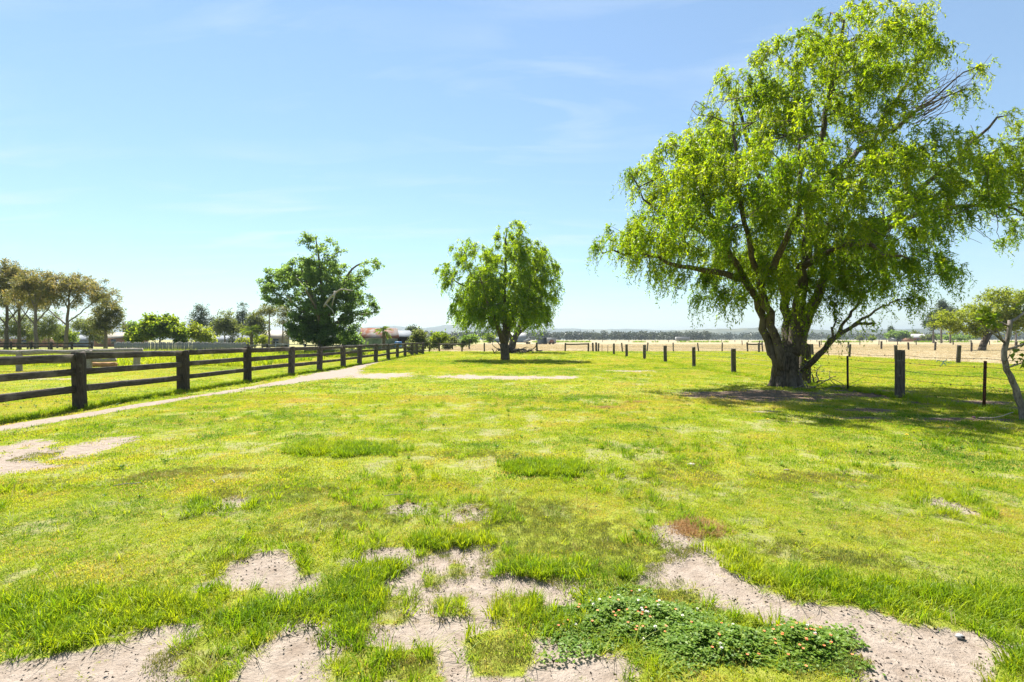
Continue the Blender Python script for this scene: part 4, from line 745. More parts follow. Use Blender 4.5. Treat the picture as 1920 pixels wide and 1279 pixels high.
for i, (px0, D, rx, top, lab, mt) in enumerate(((1675, 290, 12, 619, 'round dark green tree left of the far white house', 'broad'), (1693, 285, 12, 620, 'second round green tree touching the far white house', 'broad'), (1712, 310, 11, 622, 'green tree behind the roof of the far house', 'olive'), (1748, 280, 16, 628, 'low pale hedge right of the far white house', 'olive'), (1795, 260, 30, 629, 'long clipped hedge under the field tree', 'broad'), (1635, 420, 5, 632, 'small lone bush in front of the wooded ridge', 'bright'), (1612, 440, 4, 632, 'tiny lone bush left of the small lone bush', 'olive'), (1670, 330, 3, 609, 'narrow dark cypress above the round trees', 'pine'))):
    bl = [(px0, (top+634)/2, rx, (634-top)/2), (px0-rx*.4, (top+637)/2+1, rx*.6, (634-top)/2.4), (px0+rx*.4, (top+637)/2+1, rx*.6, (634-top)/2.4)]
    bush('farm_tree', lab, D, px0, bl, 100+i, M[mt], 260, 9, .9, .8, .5, 60, group=G5, cat='tree' if 'hedge' not in lab else 'hedge', tr=.2, lo=.2)

# ---- crooked young fig by the right edge
D = 8.9; bx = PX(1923, D); bz = gz(bx, D); lp = local(D, bx, bz); T = Tree(77)
T.limb([lp(1922, 800), lp(1920, 775), lp(1906, 737), lp(1893, 700), lp(1880, 672), lp(1878, 665), lp(1887, 645), lp(1893, 628), lp(1894, 600)], .066, .034, step=.12, jit=.006)
T.limb([lp(1893, 604), lp(1908, 594), lp(1930, 578), lp(1960, 560)], .03, .015, 1, .12, .01)
T.limb([lp(1889, 645), lp(1878, 636), lp(1862, 628), lp(1845, 612), lp(1833, 594)], .032, .010, 1, .12, .01)
T.limb([lp(1878, 636), lp(1866, 615), lp(1856, 600), lp(1853, 592)], .02, .008, 1, .12, .01)
T.limb([lp(1886, 656, .05), lp(1905, 650), lp(1925, 643), (lp(1960, 630))], .026, .012, 1, .12, .01)
T.limb([lp(1888, 690, -.05), lp(1905, 685), lp(1925, 677), lp(1950, 665)], .016, .008, 1, .12, .01)
T.limb([lp(1892, 612), lp(1884, 608), lp(1876, 604)], .022, .008, 1, .1, .01)
T.limb([lp(1884, 680, -.05), lp(1893, 672, -.1), lp(1895, 660, -.1)], .012, .005, 1, .1, .01)
T.radii(.004, 2); C0 = [lp(1845, 597), lp(1838, 592), lp(1852, 588), lp(1860, 600), lp(1830, 590), lp(1930, 577), lp(1960, 560), lp(1950, 545), lp(1925, 642), lp(1918, 677), lp(1960, 630), lp(1975, 600), lp(1990, 570), lp(1940, 665)]
cl = clumps(np.array(C0), T.rs, 26, 5, .11, .13, .10)
finish_tree('fig_sapling', 'crooked young fig with pale stem at the right edge', (bx, D, bz), T, M['saplingbark'], [cl], M['bright'])

# ---- two palms
def palm(px0, D, top, label, nf, fl, seed):
    bx = PX(px0, D); bz = gz(bx, D); r = thing('palm_tree', label, 'palm', (bx, D, bz), 'palms'); h = PZ(top, D)-bz; rs = np.random.RandomState(seed)
    mb = MB(); z = np.linspace(-.1, h, 14); mb.tube(np.c_[.05*np.sin(z), 0*z, z], np.where(np.arange(14) % 2, .22, .17)*(1.3-.3*z/h), 9, wob=.12); mb.obj('trunk', M['bark'], r)
    f = MB(); t = np.linspace(0, 1, 9); P_ = np.c_[fl*(t-.1*t*t), 0*t, fl*(.45*t-.75*t*t)]; f.tube(P_, np.linspace(.03, .008, 9), 4)
    for i in range(2, 9):
        for sgn in (-1, 1):
            for k_ in range(3):
                p = P_[i]*(1-k_*.04); q = p+np.array([fl*.22, sgn*fl*(.34-.02*i), -fl*.12*(i/8)-.05*k_]); w = np.array([.05, .02*sgn, 0]); f.add([p-w, p+w, q], t=[(0, 1, 2)], r=rs.rand())
    fo = f.obj('frond', M['bright'], r, (0, 0, h), attr=True)
    fo.rotation_euler = (0, -.5, 0)
    for i in range(1, nf): share('frond', fo, r, (0, 0, h), (rs.randn()*.15, -1.1+1.9*((i*.37) % 1), i*2.4), [.8+.35*rs.rand()]*3)
palm(471, 76, 622, 'stocky palm behind the end of the paling fence', 26, 1.5, 1)
palm(719, 70, 621, 'small palm in front of the rusty shed', 22, 1.15, 2)

# ---- far woodland: one mass, many crowns of leaf-sized faces
rs = np.random.RandomState(4); Vs = []; Qs = []; Rn = []; n0 = 0
def wood_belt(n, D0, D1, p0, p1, h0, h1, fpc):
    global n0
    Dd = D0+(D1-D0)*rs.rand(n); X = PX(p0+(p1-p0)*rs.rand(n), Dd); H = h0+(h1-h0)*rs.rand(n)**1.5; Rr = H*(.34+.2*rs.rand(n))
    d = rs.randn(n, fpc, 3); d /= np.linalg.norm(d, axis=-1)[..., None]; rad = rs.rand(n, fpc, 1)**.5
    Pp = np.stack([X, Dd, .9+H*.56], -1)[:, None]+d*rad*np.stack([Rr, Rr, H*.46], -1)[:, None]
    Dn = rs.randn(n*fpc, 3); Nn = rs.randn(n*fpc, 3); Nn[:, 2] += .6
    sz = np.repeat(H*.19, fpc)*(.6+.7*rs.rand(n*fpc)); rr = np.clip(np.repeat(rs.rand(n), fpc)*.7+.3*rs.rand(n*fpc), 0, 1)
    V, Q, r_ = leaf_quads(Pp.reshape(-1, 3), Dn, Nn, sz, sz*.75, rr); Vs.append(V); Qs.append(Q+n0); Rn.append(r_); n0 += len(V)
    tx = MB()
    for a, b, h_ in zip(X, Dd, H): tx.tube([(a, b, .5), (a+.2, b, h_*.7)], [h_*.018, h_*.008], 3, cap=False)
    V = np.vstack(tx.v); Vs.append(V); Qs.append(np.vstack(tx.q)+n0); Rn.append(np.zeros(len(V))); n0 += len(V)
wood_belt(620, 560, 680, 780, 1330, 7.5, 11.5, 84)
wood_belt(680, 760, 980, 1180, 2050, 9, 14.5, 56)
wood_belt(200, 420, 640, -250, 800, 6, 12, 60)
tag(link_mesh('far_woodland', np.vstack(Vs), np.vstack(Qs), None, M['farwood'], attrs={'rnd': np.concatenate(Rn)}), 'belt of grey green woodland along the far side of the field', kind='stuff')
# ------------------------------------------------------------------ timber post and rail fence on the left
def rough_post(w, d, h, seed, sides=10, round_=0.5, deep=.25, worn=.05):
    rs = np.random.RandomState(seed); a = np.arange(sides)/sides*2*math.pi; lev = [-deep, 0, .15, h*.35, h*.65, h*.9, h-.025, h]
    e = 2+4*(1-round_); pr = (np.abs(np.cos(a))**e+np.abs(np.sin(a))**e)**(-1/e); prof = np.c_[np.cos(a)*pr*w/2, np.sin(a)*pr*d/2]*(1+.09*rs.randn(sides, 1))
    V = []
    for z in lev:
        f = prof*(1+.03*rs.randn(sides, 1))*(1.07 if z < .1 else 1.0)*(.93 if z == h else 1)
        V.append(np.c_[f, np.full(sides, z)+(rs.randn(sides)*.016 if z >= h-.03 else 0)])
    V = np.vstack(V+[np.array([[0, 0, h-.012]])]); n = len(lev); j = np.arange(sides); k = (j+1) % sides
    Q = np.vstack([np.c_[i*sides+j, i*sides+k, (i+1)*sides+k, (i+1)*sides+j] for i in range(n-1)])
    Tt = np.c_[np.full(sides, n*sides), (n-1)*sides+j, (n-1)*sides+k]
    m_ = MB(); m_.add(V, Q, Tt); return m_
FX = -9.3
ps = [907*9.3/(960-p) for p in (147, 347, 466, 546, 600, 643, 676, 703.5, 727, 745, 759, 771, 782, 792)]; ps = [3.9, 7.1]+ps
hs = [1.2, 1.2, 1.22, 1.18, 1.25, 1.2, 1.17, 1.2, 1.19, 1.22, 1.17, 1.2, 1.18, 1.2, 1.2, 1.2]
f = thing('timber_fence', 'dark timber post and three rail fence along the sandy path', 'fence', (FX, 0, 0)); rs = np.random.RandomState(3)
tops = []
for i, (y, h) in enumerate(zip(ps, hs)):
    xo = rs.randn()*.03; o = rough_post(.245+.03*rs.rand(), .21+.02*rs.rand(), h, 60+i, 10, .35 if i < 5 else .6).obj('post', M['timber'] if i < 5 else M['greypost'], f, (xo, y, gz(FX, y)))
    o.rotation_euler = (rs.randn()*.015, rs.randn()*.02+(.05 if i in (5, 6) else 0), rs.rand()*.3-.15); tops.append(xo)
for i in range(len(ps)-1):
    for k, z in enumerate((.435, .80, 1.115)):
        a, b = ps[i]+.10, ps[i+1]-.10; m_ = MB()
        m_.plank((tops[i]+rs.randn()*.01, a, gz(FX, a)+z+rs.randn()*.012), (tops[i+1]+rs.randn()*.01, b, gz(FX, b)+z+rs.randn()*.012), .055, .145+.008*rs.randn(), 6, .0045, i*7+k)
        m_.obj('rail', M['rail'], f)
# ------------------------------------------------------------------ wire fences
def picket(h, mat, parent, loc, seed=0):
    m_ = MB()
    for a in (0, 2.09, 4.19): m_.box((math.cos(a)*.014, math.sin(a)*.014, h/2-.1), (.032, .006, h+.2), a)
    for z in np.arange(.3, h-.05, .18): m_.box((.031, 0, z), (.004, .012, .012))
    o = m_.obj('star_picket', mat, parent, loc); o.rotation_euler = (.02*math.sin(seed), .02*math.cos(seed*3), seed); return o
def wires(parent, P, zs, barbs=True, r=.0045):
    for k, z in enumerate(zs):
        m_ = MB(); rs = np.random.RandomState(k)
        Q = []
        for a, b in zip(P[:-1], P[1:]):
            L = math.dist(a, b); n = max(2, int(L/.6))
            for j in range(n): u = j/n; x = a[0]+(b[0]-a[0])*u; y = a[1]+(b[1]-a[1])*u; Q.append((x, y, gz(x, y)*0+z-.035*math.sin(u*math.pi)))
        Q.append((P[-1][0], P[-1][1], z)); m_.tube(Q, r, 3)
        if barbs:
            Q = np.array(Q); L = np.r_[0, np.cumsum(np.linalg.norm(np.diff(Q, axis=0), axis=1))]; s = np.arange(0, L[-1], .14)
            C = np.stack([np.interp(s, L, Q[:, i]) for i in range(3)], 1)
            for c in C[:260]:
                q = np.stack([c+rs.randn(3)*.011 for _ in range(4)]); m_.add(q, t=[(0, 1, 2), (0, 2, 3), (0, 3, 1), (1, 3, 2)])
        m_.obj('wire', M['wire'], parent)
RX = 10.0
f = thing('wire_fence', 'barbed wire fence of grey posts running past the big willow', 'fence', (RX, 0, 0)); rs = np.random.RandomState(8)
ty = [7.4, 12.4, 16.8, 21.75, 26.7, 31.6, 36.7, 42.2, 47.5]
for i, y in enumerate(ty):
    o = rough_post(.20+.03*rs.rand(), .19+.03*rs.rand(), 1.22 if i < 2 else 1.12, 200+i, 10, .9).obj('post', M['greypost'], f, (rs.randn()*.04, y, gz(RX, y))); o.rotation_euler = (rs.randn()*.02, rs.randn()*.02, rs.rand()*3)
picket(1.03, M['rust'], f, (0.0, 10.25, gz(RX, 10.25)), 1); picket(1.0, M['steel'], f, (0, 14.4, gz(RX, 14.4)), 2); picket(.95, M['steel'], f, (.1, 51.0, 0), 3); picket(.95, M['steel'], f, (.1, 54.3, 0), 4)
wires(f, [(0, y) for y in (5.0, 7.4, 10.25, 12.4, 14.4, 16.8, 21.75, 26.7, 31.6, 36.7, 42.2, 47.5, 51, 54.3, 58)], (1.10, .92, .71, .51))
def post_line(name, label, pts, mat, w, h, wz, seed, lean=.03, strainer=(), parent_mat=None, group=None, barbs=False, rnd=.8):
    f = thing(name, label, 'fence', (pts[0][0], pts[0][1], 0), group); rs = np.random.RandomState(seed); ox, oy = pts[0]
    src = [rough_post(w*(.85+.3*rs.rand()), w*(.85+.3*rs.rand()), h*(.93+.14*rs.rand()), seed*10+k, 8, rnd).obj('post', mat, f, (0, 0, -50)) for k in range(min(4, len(pts)))]
    for i, (x, y) in enumerate(pts):
        o = src[i] if i < len(src) else share('post', src[i % len(src)], f, (0, 0, 0))
        o.location = (x-ox, y-oy, gz(x, y)); o.rotation_euler = (rs.randn()*lean, rs.randn()*lean, rs.rand()*6)
    for a, b, z in strainer:
        m_ = MB(); m_.tube(resample([(a[0]-ox, a[1]-oy, z), ((a[0]+b[0])/2-ox, (a[1]+b[1])/2-oy, z-.03), (b[0]-ox, b[1]-oy, z+.02)], .6, .01, rs), [.09]*len(resample([(a[0], a[1], z), ((a[0]+b[0])/2, (a[1]+b[1])/2, z-.03), (b[0], b[1], z+.02)], .6, .0, rs)), 7, wob=.12); m_.obj('rail', M['greypost'], f)
    for z in wz:
        m_ = MB(); m_.tube([(x-ox, y-oy, gz(x, y)+z) for x, y in pts], .004, 3); m_.obj('wire', M['wire'], f)
    return f
Y6 = 60.0
ln = [PX(p, Y6) for p in (805, 824, 866, 908, 1007, 1059.5, 1103, 1112, 1118, 1122)]
post_line('wire_fence', 'thin post fence crossing behind the two middle willows', [(x, Y6) for x in ln], M['greypost'], .20, 1.12, (.4, .7, 1.0), 31, strainer=[((ln[1], Y6), (ln[2], Y6), .93), ((ln[5], Y6), (ln[6], Y6), .95)])
post_line('wire_fence', 'leaning post fence along the far edge of the green strip on the right', [(PX(p, Y6), Y6) for p in (1167, 1213, 1262.5, 1310, 1354, 1402, 1430)], M['greypost'], .15, 1.12, (.4, .7, 1.0), 32, .06, strainer=[((PX(1402, Y6), Y6), (PX(1430, Y6), Y6), .95)])
post_line('wire_fence', 'sparse leaning posts dividing green strip from straw field', [(28.6, y) for y in (21, 26, 31, 36, 41, 46, 51.5, 56)], M['greypost'], .20, 1.12, (.45, .75, 1.0), 33, .06)
post_line('wire_fence', 'weathered posts deep in the straw field beside the yellow green tree', [(57.0+.3*(i % 2), y) for i, y in enumerate((50, 55, 60, 65.5, 69.5, 75, 82, 90, 100, 112))], M['greypost'], .24, 1.2, (.5, .9), 34, .03)
post_line('wire_fence', 'far row of tiny posts crossing the whole straw field', [(x, 235+3*math.sin(x*.02)) for x in np.arange(-40, 250, 6.5)], M['greypost'], .22, 1.25, (.6, 1.1), 35, .05)
post_line('wire_fence', 'row of small posts beyond the field tree on the right', [(x, 120+.1*x) for x in np.arange(60, 150, 5.5)], M['greypost'], .2, 1.2, (.6, 1.0), 36, .05)
# weeds along the far fence row
x = np.concatenate([-60+R_.rand(900)*310, -50+R_.rand(300)*120]); y = 233+R_.randn(1200)*2.2; k = fbm(x*.12, y*.02, 3) > .47; x, y = x[k], y[k]
scatter('weeds', 'dark green weed clumps along the far fence row', x, y, R_.rand(len(x))*6.283, 7+6*R_.rand(len(x)), R_.randint(0, 4, len(x)), .12+.25*R_.rand(len(x)), tall, .2)
# blue twine caught on the wire
f = thing('baling_twine', 'pale blue baling twine snagged on the barbed wire right of the willow', 'twine', (RX-.02, 11.2, .99)); m_ = MB(); rs = np.random.RandomState(2)
M['twine'] = rough_mat('blue_twine', (.10, .33, .46), (.22, .48, .60), 30, (1, 1, 1), .6, 0)
for k in range(7):
    d = rs.randn(3)*.014; p = [(0, 0, 0)]
    for j in range(6): d = d*.7+rs.randn(3)*.008+np.array([0, 0, -.003]); p.append(np.array(p[-1])+d)
    m_.tube(p, .006, 4)
m_.obj('strand', M['twine'], f)['kind'] = 'stuff'

# ------------------------------------------------------------------ farm yard on the left
f = thing('yard_fence', 'black rail yard fence under the gum trees', 'fence', (-58, 52.5, 0)); rs = np.random.RandomState(14); n = 8
sp = rough_post(.2, .18, 1.25, 400, 8, .4).obj('post', M['timber'], f, (0, 0, 0)); 
for i in range(1, n): share('post', sp, f, (i*2.2-3, 0, 0), (0, 0, rs.rand()))
sp.location = (-3, 0, 0)
m_ = MB(); m_.plank((0, 0, 0), (2.1, 0, 0), .05, .13, 3, .01, 1); sr = m_.obj('rail', M['timber'], f, (-2.95, 0, .35))
for i in range(n-1):
    for k, z in enumerate((.35, .72, 1.1)):
        if i or k: share('rail', sr, f, (i*2.2-2.95, 0, z))
f = thing('paling_fence', 'grey weathered paling fence in front of the garden trees', 'fence', (PX(215, 54), 54, 0)); x1 = PX(463, 50)-PX(215, 54); rs = np.random.RandomState(15)
ang = math.atan2(-4, x1)
srcs = []
for k in range(4):
    m_ = MB(); h = 1.16+.04*k; m_.plank((0, 0, -.05), (0, 0, h), .02, .125, 2, .004, 700+k); srcs.append(m_)
so = [m_.obj('paling', M['paling'], f) for m_ in srcs]; Lf = math.hypot(x1, 4); npal = int(Lf/.145)
for i in range(npal):
    u = i*.145; p = (u*math.cos(ang), u*math.sin(ang)+.004*rs.randn(), .02*rs.randn()); r = (rs.randn()*.01, rs.randn()*.012, ang+math.pi/2)
    if i < 4: so[i].location = p; so[i].rotation_euler = r
    else: share('paling', so[rs.randint(4)], f, p, r)
m_ = MB(); m_.plank((0, .05, 1.0), (x1, -4+.05, 1.0), .05, .08, 12, .004, 9); m_.obj('rail', M['paling'], f)
m_ = MB(); m_.plank((0, .05, .35), (x1, -4+.05, .35), .05, .08, 12, .004, 10); m_.obj('rail', M['paling'], f)
# log barrier
f = thing('log_barrier', 'heavy bleached log rails on stump posts behind the timber fence', 'barrier', (PX(21, 22.3), 22.3, 0)); rs = np.random.RandomState(16)
for i, (a, b, z, r) in enumerate((((-4.5, -1.2), (4.6, 1.9), .92, .11), ((-4.5, -1.0), (3.6, 1.5), .46, .10))):
    P_ = resample([(a[0], a[1], z), (0, .35, z-.03), (b[0], b[1], z+.05)], .5, .02, rs); m_ = MB(); m_.tube(P_, r*(1+.1*rs.randn(len(P_))), 10, wob=.15, seed=i); m_.obj('log', M['log'], f, smooth=True)
for xx, yy_ in ((-3.6, -.7), (.05, .3), (2.6, 1.1), (4.4, 1.8)): rough_post(.26, .26, .98, int(800+xx*10), 9, .9).obj('stump_post', M['log'], f, (xx, yy_, 0))
m_ = MB(); P_ = resample([(0, 0, .12), (.7, .1, .15), (1.5, .1, .14)], .3, .02, rs); m_.tube(P_, [.13]*len(P_), 9, wob=.2)
tag(m_.obj('fallen_log', M['orange_log'], None, (PX(162, 26), 26, gz(-20, 26)), smooth=True), 'short orange brown log lying in the weeds', 'log')
# white rail gate and yards before the spreading tree
M['pipe'] = rough_mat('pale_pipe', (.45, .45, .44), (.6, .6, .58), 10, (1, 1, 1), .5, 0)
f = thing('pipe_gate', 'pale pipe gate left of the spreading tree', 'gate', (PX(517, 46), 46, 0)); 
for nm, a, b in (('gate_post', (0, 0, -.1), (0, 0, 1.3)), ('gate_post', (2.7, 0, -.1), (2.7, 0, 1.3)), ('rail', (0, 0, 1.1), (2.7, 0, 1.0)), ('rail', (0, 0, .7), (2.7, 0, .65)), ('rail', (0, 0, .3), (2.7, 0, .3)), ('brace', (1.0, 0, .3), (1.3, 0, 1.05))):
    m_ = MB(); m_.tube([a, b], .03, 7); m_.obj(nm, M['pipe'], f)
f = thing('yard_fence', 'low grey rail yard right of the paling fence', 'fence', (PX(465, 46), 46, 0)); rs = np.random.RandomState(18)
for i in range(7): rough_post(.16, .16, 1.1, 900+i, 8, .7).obj('post', M['greypost'], f, (i*1.75, .15*i, 0))
for i in range(6):
    if i == 2: continue
    for z in (.5, .95): m_ = MB(); m_.plank((i*1.75+.08, .15*i, z), (i*1.75+1.67, .15*i+.15, z+.02*rs.randn()), .05, .12, 3, .01, i); m_.obj('rail', M['paling'], f)

# ------------------------------------------------------------------ buildings
def sheet_mat(name, c1, c2, c3=None, wl_=.15, axis_='X', t3=(.48, .62), s3=.7, rough=.9, metal=.0):
    m, nt, out = new_mat(name); tcn = N(nt, 'ShaderNodeTexCoord'); w = N(nt, 'ShaderNodeTexWave', bands_direction=axis_); w.inputs['Scale'].default_value = 1/(wl_*3.2); nt.links.new(tcn.outputs['Object'], w.inputs['Vector'])
    c = ramp(nt, noise(nt, 1.4, 5, .6, tcn.outputs['Object']), [(.35, c1), (.65, c2)])
    if c3: c = mixc3(nt, ramp(nt, noise(nt, s3, 5, .65, tcn.outputs['Object'], 1.0), [(t3[0], (0, 0, 0)), (t3[1], (1, 1, 1))]), c, c3)
    p = N(nt, 'ShaderNodeBsdfPrincipled'); nt.links.new(c, p.inputs['Base Color']); p.inputs['Roughness'].default_value = rough; p.inputs['Metallic'].default_value = metal; p.inputs['Specular IOR Level'].default_value = .12
    nt.links.new(bump(nt, w.outputs['Fac'], .5, .02), p.inputs['Normal']); nt.links.new(p.outputs[0], out.inputs[0]); return m
M['rustroof'] = sheet_mat('rusty_roof_iron', (.15, .13, .12), (.21, .19, .175), (.150, .055, .025), .15, 'X', (.42, .56), .55)
M['paleroof'] = sheet_mat('pale_roof_iron', (.15, .165, .18), (.21, .225, .24), None, .15, 'X', rough=.9)
M['greenwall'] = sheet_mat('green_board_wall', (.10, .14, .085), (.20, .24, .16), (.30, .30, .24), .2, 'X')
M['bluewall'] = sheet_mat('blue_grey_board', (.17, .21, .25), (.27, .31, .34), None, .2, 'X')
M['white'] = rough_mat('white_paint', (.27, .27, .265), (.34, .34, .335), 2, (1, 1, 1), .6, .05, .01)
M['cream'] = rough_mat('cream_wall', (.19, .165, .125), (.25, .22, .17), 2, (1, 1, 1), .7, .05, .01)
M['darkin'] = rough_mat('dark_interior', (.02, .018, .016), (.05, .045, .04), 3, (1, 1, 1), .9, 0)
M['bluedrum'] = rough_mat('blue_plastic', (.03, .12, .30), (.05, .18, .42), 3, (1, 1, 1), .5, 0)
M['glass'] = rough_mat('window_glass', (.03, .04, .05), (.05, .06, .07), 2, (1, 1, 1), .1, 0, spec=.8)
M['brick'] = rough_mat('red_brown_wall', (.20, .10, .07), (.30, .17, .12), 2, (1, 1, 1), .85, .1, .01)
def prism_roof(m_, L, W, ez, rz, th=.06, ov=.25):
    """gable roof: ridge along local x"""
    for s in (-1, 1):
        a = np.array([(-L/2-ov, s*(W/2+ov), ez-ov*(rz-ez)/(W/2)), (L/2+ov, s*(W/2+ov), ez-ov*(rz-ez)/(W/2)), (L/2+ov, 0, rz), (-L/2-ov, 0, rz)])
        V = np.vstack([a, a-np.array([0, 0, th])]); q = [(0, 1, 2, 3), (7, 6, 5, 4), (0, 4, 5, 1), (1, 5, 6, 2), (3, 2, 6, 7), (0, 3, 7, 4)]
        m_.add(V, q if s < 0 else [k[::-1] for k in q])
def gable_house(name, label, cat, px0, D, L, W, ez, rz, ry, wall, roof, door=None, wins=(), group=None, gable=None):
    f = thing(name, label, cat, (PX(px0, D), D, gz(PX(px0, D), D)), group); f.rotation_euler = (0, 0, ry)
    m_ = MB(); m_.box((0, -W/2+.06, ez/2-.1), (L, .12, ez+.2)); m_.obj('wall', wall, f); m_ = MB(); m_.box((0, W/2-.06, ez/2-.1), (L, .12, ez+.2)); m_.obj('wall', wall, f)
    for s in (-1, 1):
        m_ = MB(); x0 = s*(L/2-.06); w2 = W/2-.125
        V = np.array([(x0+e, yy_, z) for e in (-.06, .06) for yy_, z in ((-w2, -.2), (w2, -.2), (w2, ez-.02), (0, rz-.08), (-w2, ez-.02))])
        m_.add(V, [(0, 1, 6, 5), (1, 2, 7, 6), (2, 3, 8, 7), (3, 4, 9, 8), (4, 0, 5, 9)], [(0, 2, 1), (0, 3, 2), (0, 4, 3), (5, 6, 7), (5, 7, 8), (5, 8, 9)]); m_.obj('gable_wall', gable or wall, f)
    m_ = MB(); prism_roof(m_, L, W, ez+.03, rz+.06); m_.obj('roof', roof, f)
    for (x, z, w, h) in wins:
        m_ = MB(); m_.box((x, -W/2-.02, z), (w+.14, .05, h+.14)); wf = m_.obj('window', M['white'], f); m_ = MB(); m_.box((x, -W/2-.05, z), (w, .03, h)); m_.obj('pane', M['glass'], wf)
    if door: m_ = MB(); m_.box((door[0], -W/2-.02, door[2]/2), (door[1], .05, door[2])); m_.obj('door', M['darkin'], f)
    return f
# rusty shed with blue gable and the open shed joined behind it
f = gable_house('farm_shed', 'small farm shed with rusty iron roof and green board walls', 'shed', 711, 82, 5.6, 4.6, 1.95, 3.45, .35, M['greenwall'], M['rustroof'], gable=M['bluewall'])
m_ = MB(); m_.box((2.83, -.3, .9), (.06, .9, 1.8)); m_.obj('door', M['white'], f)
m_ = MB(); m_.box((2.83, 0, 2.5), (.06, .5, .5)); m_.obj('vent', M['white'], f)
f = thing('open_shed', 'open sided machinery shed with pale iron roof beside the rusty shed', 'shed', (PX(757, 86), 86, 0)); f.rotation_euler = (0, 0, .2)
m_ = MB(); V = np.array([(-2.4, -2.2, 2.05), (2.4, -2.2, 2.05), (1.0, 2.2, 3.2), (-2.4, 2.2, 3.2)]); V = np.vstack([V, V-np.array([0, 0, .07])]); m_.add(V, [(0, 1, 2, 3), (7, 6, 5, 4), (0, 4, 5, 1), (1, 5, 6, 2), (2, 6, 7, 3), (3, 7, 4, 0)]); m_.obj('roof', M['paleroof'], f)
for x in (-2.1, 2.15): m_ = MB(); m_.tube([(x, -2, -.1), (x, -2, 2.05)], .09, 8); m_.obj('post', M['white'], f)
m_ = MB(); m_.box((-.6, 2.0, 1.3), (3.4, .1, 2.8)); m_.obj('back_wall', M['darkin'], f)
m_ = MB(); m_.box((-2.3, .3, 1.2), (.1, 3.2, 2.4)); m_.obj('side_wall', M['darkin'], f)
m_ = MB(); m_.tube([(0, 0, 0), (0, 0, .1), (0, 0, 1.1), (0, 0, 1.2)], [.55, .6, .6, .5], 14); tag(m_.obj('water_drum', M['bluedrum'], None, (PX(747, 80), 80, 0), smooth=True), 'blue drum standing by the gable of the rusty shed', 'drum')
GH = 'low farm buildings on the left'
gable_house('low_house', 'long low shed with pale roof behind the conical pine', 'house', 425, 98, 9.5, 5, 1.5, 2.25, .1, M['bluewall'], M['paleroof'], wins=((-2, .9, 1.0, .7), (2, .9, 1.0, .7)), group=GH)
gable_house('low_house', 'low house with cream roof behind the small green gum', 'house', 228, 104, 7, 6, 1.9, 3.0, -.2, M['brick'], M['cream'], wins=((-1.5, 1.1, 1.2, .9), (1.6, 1.1, 1.2, .9)), group=GH)
gable_house('low_house', 'long white roofed shed seen between the gum trunks', 'house', 150, 112, 16, 6, 1.5, 2.5, .05, M['bluewall'], M['paleroof'], wins=((-4, .8, 1.2, .7), (0, .8, 1.2, .7)), group=GH)
gable_house('low_house', 'dark brick house low behind the left gum trees', 'house', 50, 100, 10, 6, 1.7, 2.5, 0, M['brick'], M['paleroof'], wins=((-3, 1, 1.2, .9), (2.5, 1, 1.2, .9)), group=GH)
gable_house('low_house', 'cream gabled house right of the slender gum', 'house', 516, 100, 5, 5, 2.1, 3.3, .5, M['cream'], M['cream'], wins=((0, 1.2, 1.0, .9),), group=GH)
m_ = MB(); m_.tube([(0, 0, -.2), (0, 0, 6.2)], [.12, .09], 8); tag(m_.obj('utility_pole', M['greypost'], None, (PX(231, 118), 118, 0)), 'bare utility pole above the low cream roof', 'pole')
# far right farmhouse
f = gable_house('farmhouse', 'white roofed farmhouse far across the straw field', 'house', 1718, 295, 12, 8, 2.4, 4.6, .1, M['brick'], M['white'], wins=((-3, 1.3, 1.6, 1.1), (1, 1.3, 1.6, 1.1)), door=(4, 1.0, 2.0))
gable_house('low_house', 'little white shed left of the far farmhouse', 'house', 1678, 288, 5, 4, 1.6, 2.4, 0, M['white'], M['white'], door=(0, 1.2, 1.5))
# things standing in the straw field
f = thing('field_shelter', 'grey roofed horse shelter in the straw field right of the middle willow', 'shelter', (PX(1016, 150), 150, gz(9, 150)))
m_ = MB(); m_.box((0, 0, 2.15), (3.4, 2.6, .10)); m_.obj('roof', M['paleroof'], f); m_ = MB(); m_.box((.15, 1.0, 1.0), (2.9, .08, 2.1)); m_.obj('back_wall', M['bluewall'], f)
for x in (-1.55, 1.55): m_ = MB(); m_.tube([(x, -1.1, -.1), (x, -1.1, 2.1)], .06, 6); m_.obj('post', M['greypost'], f)
m_ = MB(); m_.box((1.5, 0, 1.0), (.08, 1.8, 2.1)); m_.obj('side_wall', M['bluewall'], f)
def horse_float(px0, D, L, W, H, label, arch):
    f = thing('box_trailer', label, 'trailer', (PX(px0, D), D, gz(PX(px0, D), D))); m_ = MB(); m_.box((0, 0, .45+H/2), (L, W, H)); m_.obj('body', M['white'], f)
    m_ = MB(); m_.box((0, 0, .38), (L*.96, W*.9, .12)); m_.obj('chassis', M['darkin'], f)
    for x in (-L*.2, L*.2):
        for y in (-W/2+.05, W/2-.05): m_ = MB(); m_.tube([(x, y-.1, .33), (x, y+.1, .33)], .33, 14); m_.obj('wheel', M['darkin'], f)
    m_ = MB(); m_.tube([(L/2, 0, .45), (L/2+.9, 0, .45)], .05, 6); m_.obj('drawbar', M['steel'], f)
    if arch:
        m_ = MB(); a = np.linspace(0, math.pi, 9); V = np.c_[np.cos(a)*.8, np.full(9, -W/2-.012), .5+np.sin(a)*1.0]; V = np.vstack([V, [(0, -W/2-.012, .5)]]); m_.add(V, t=[(9, i, i+1) for i in range(8)]); m_.obj('hatch', M['brick'], f)
    else:
        for x in np.linspace(-L*.4, L*.4, 6): m_ = MB(); m_.box((x, -W/2-.02, .45+H/2), (.06, .04, H*.96)); m_.obj('rib', M['paleroof'], f)
horse_float(1034, 148, 2.7, 1.9, 1.6, 'white horse trailer with brown hatch beside the grey shelter', True)
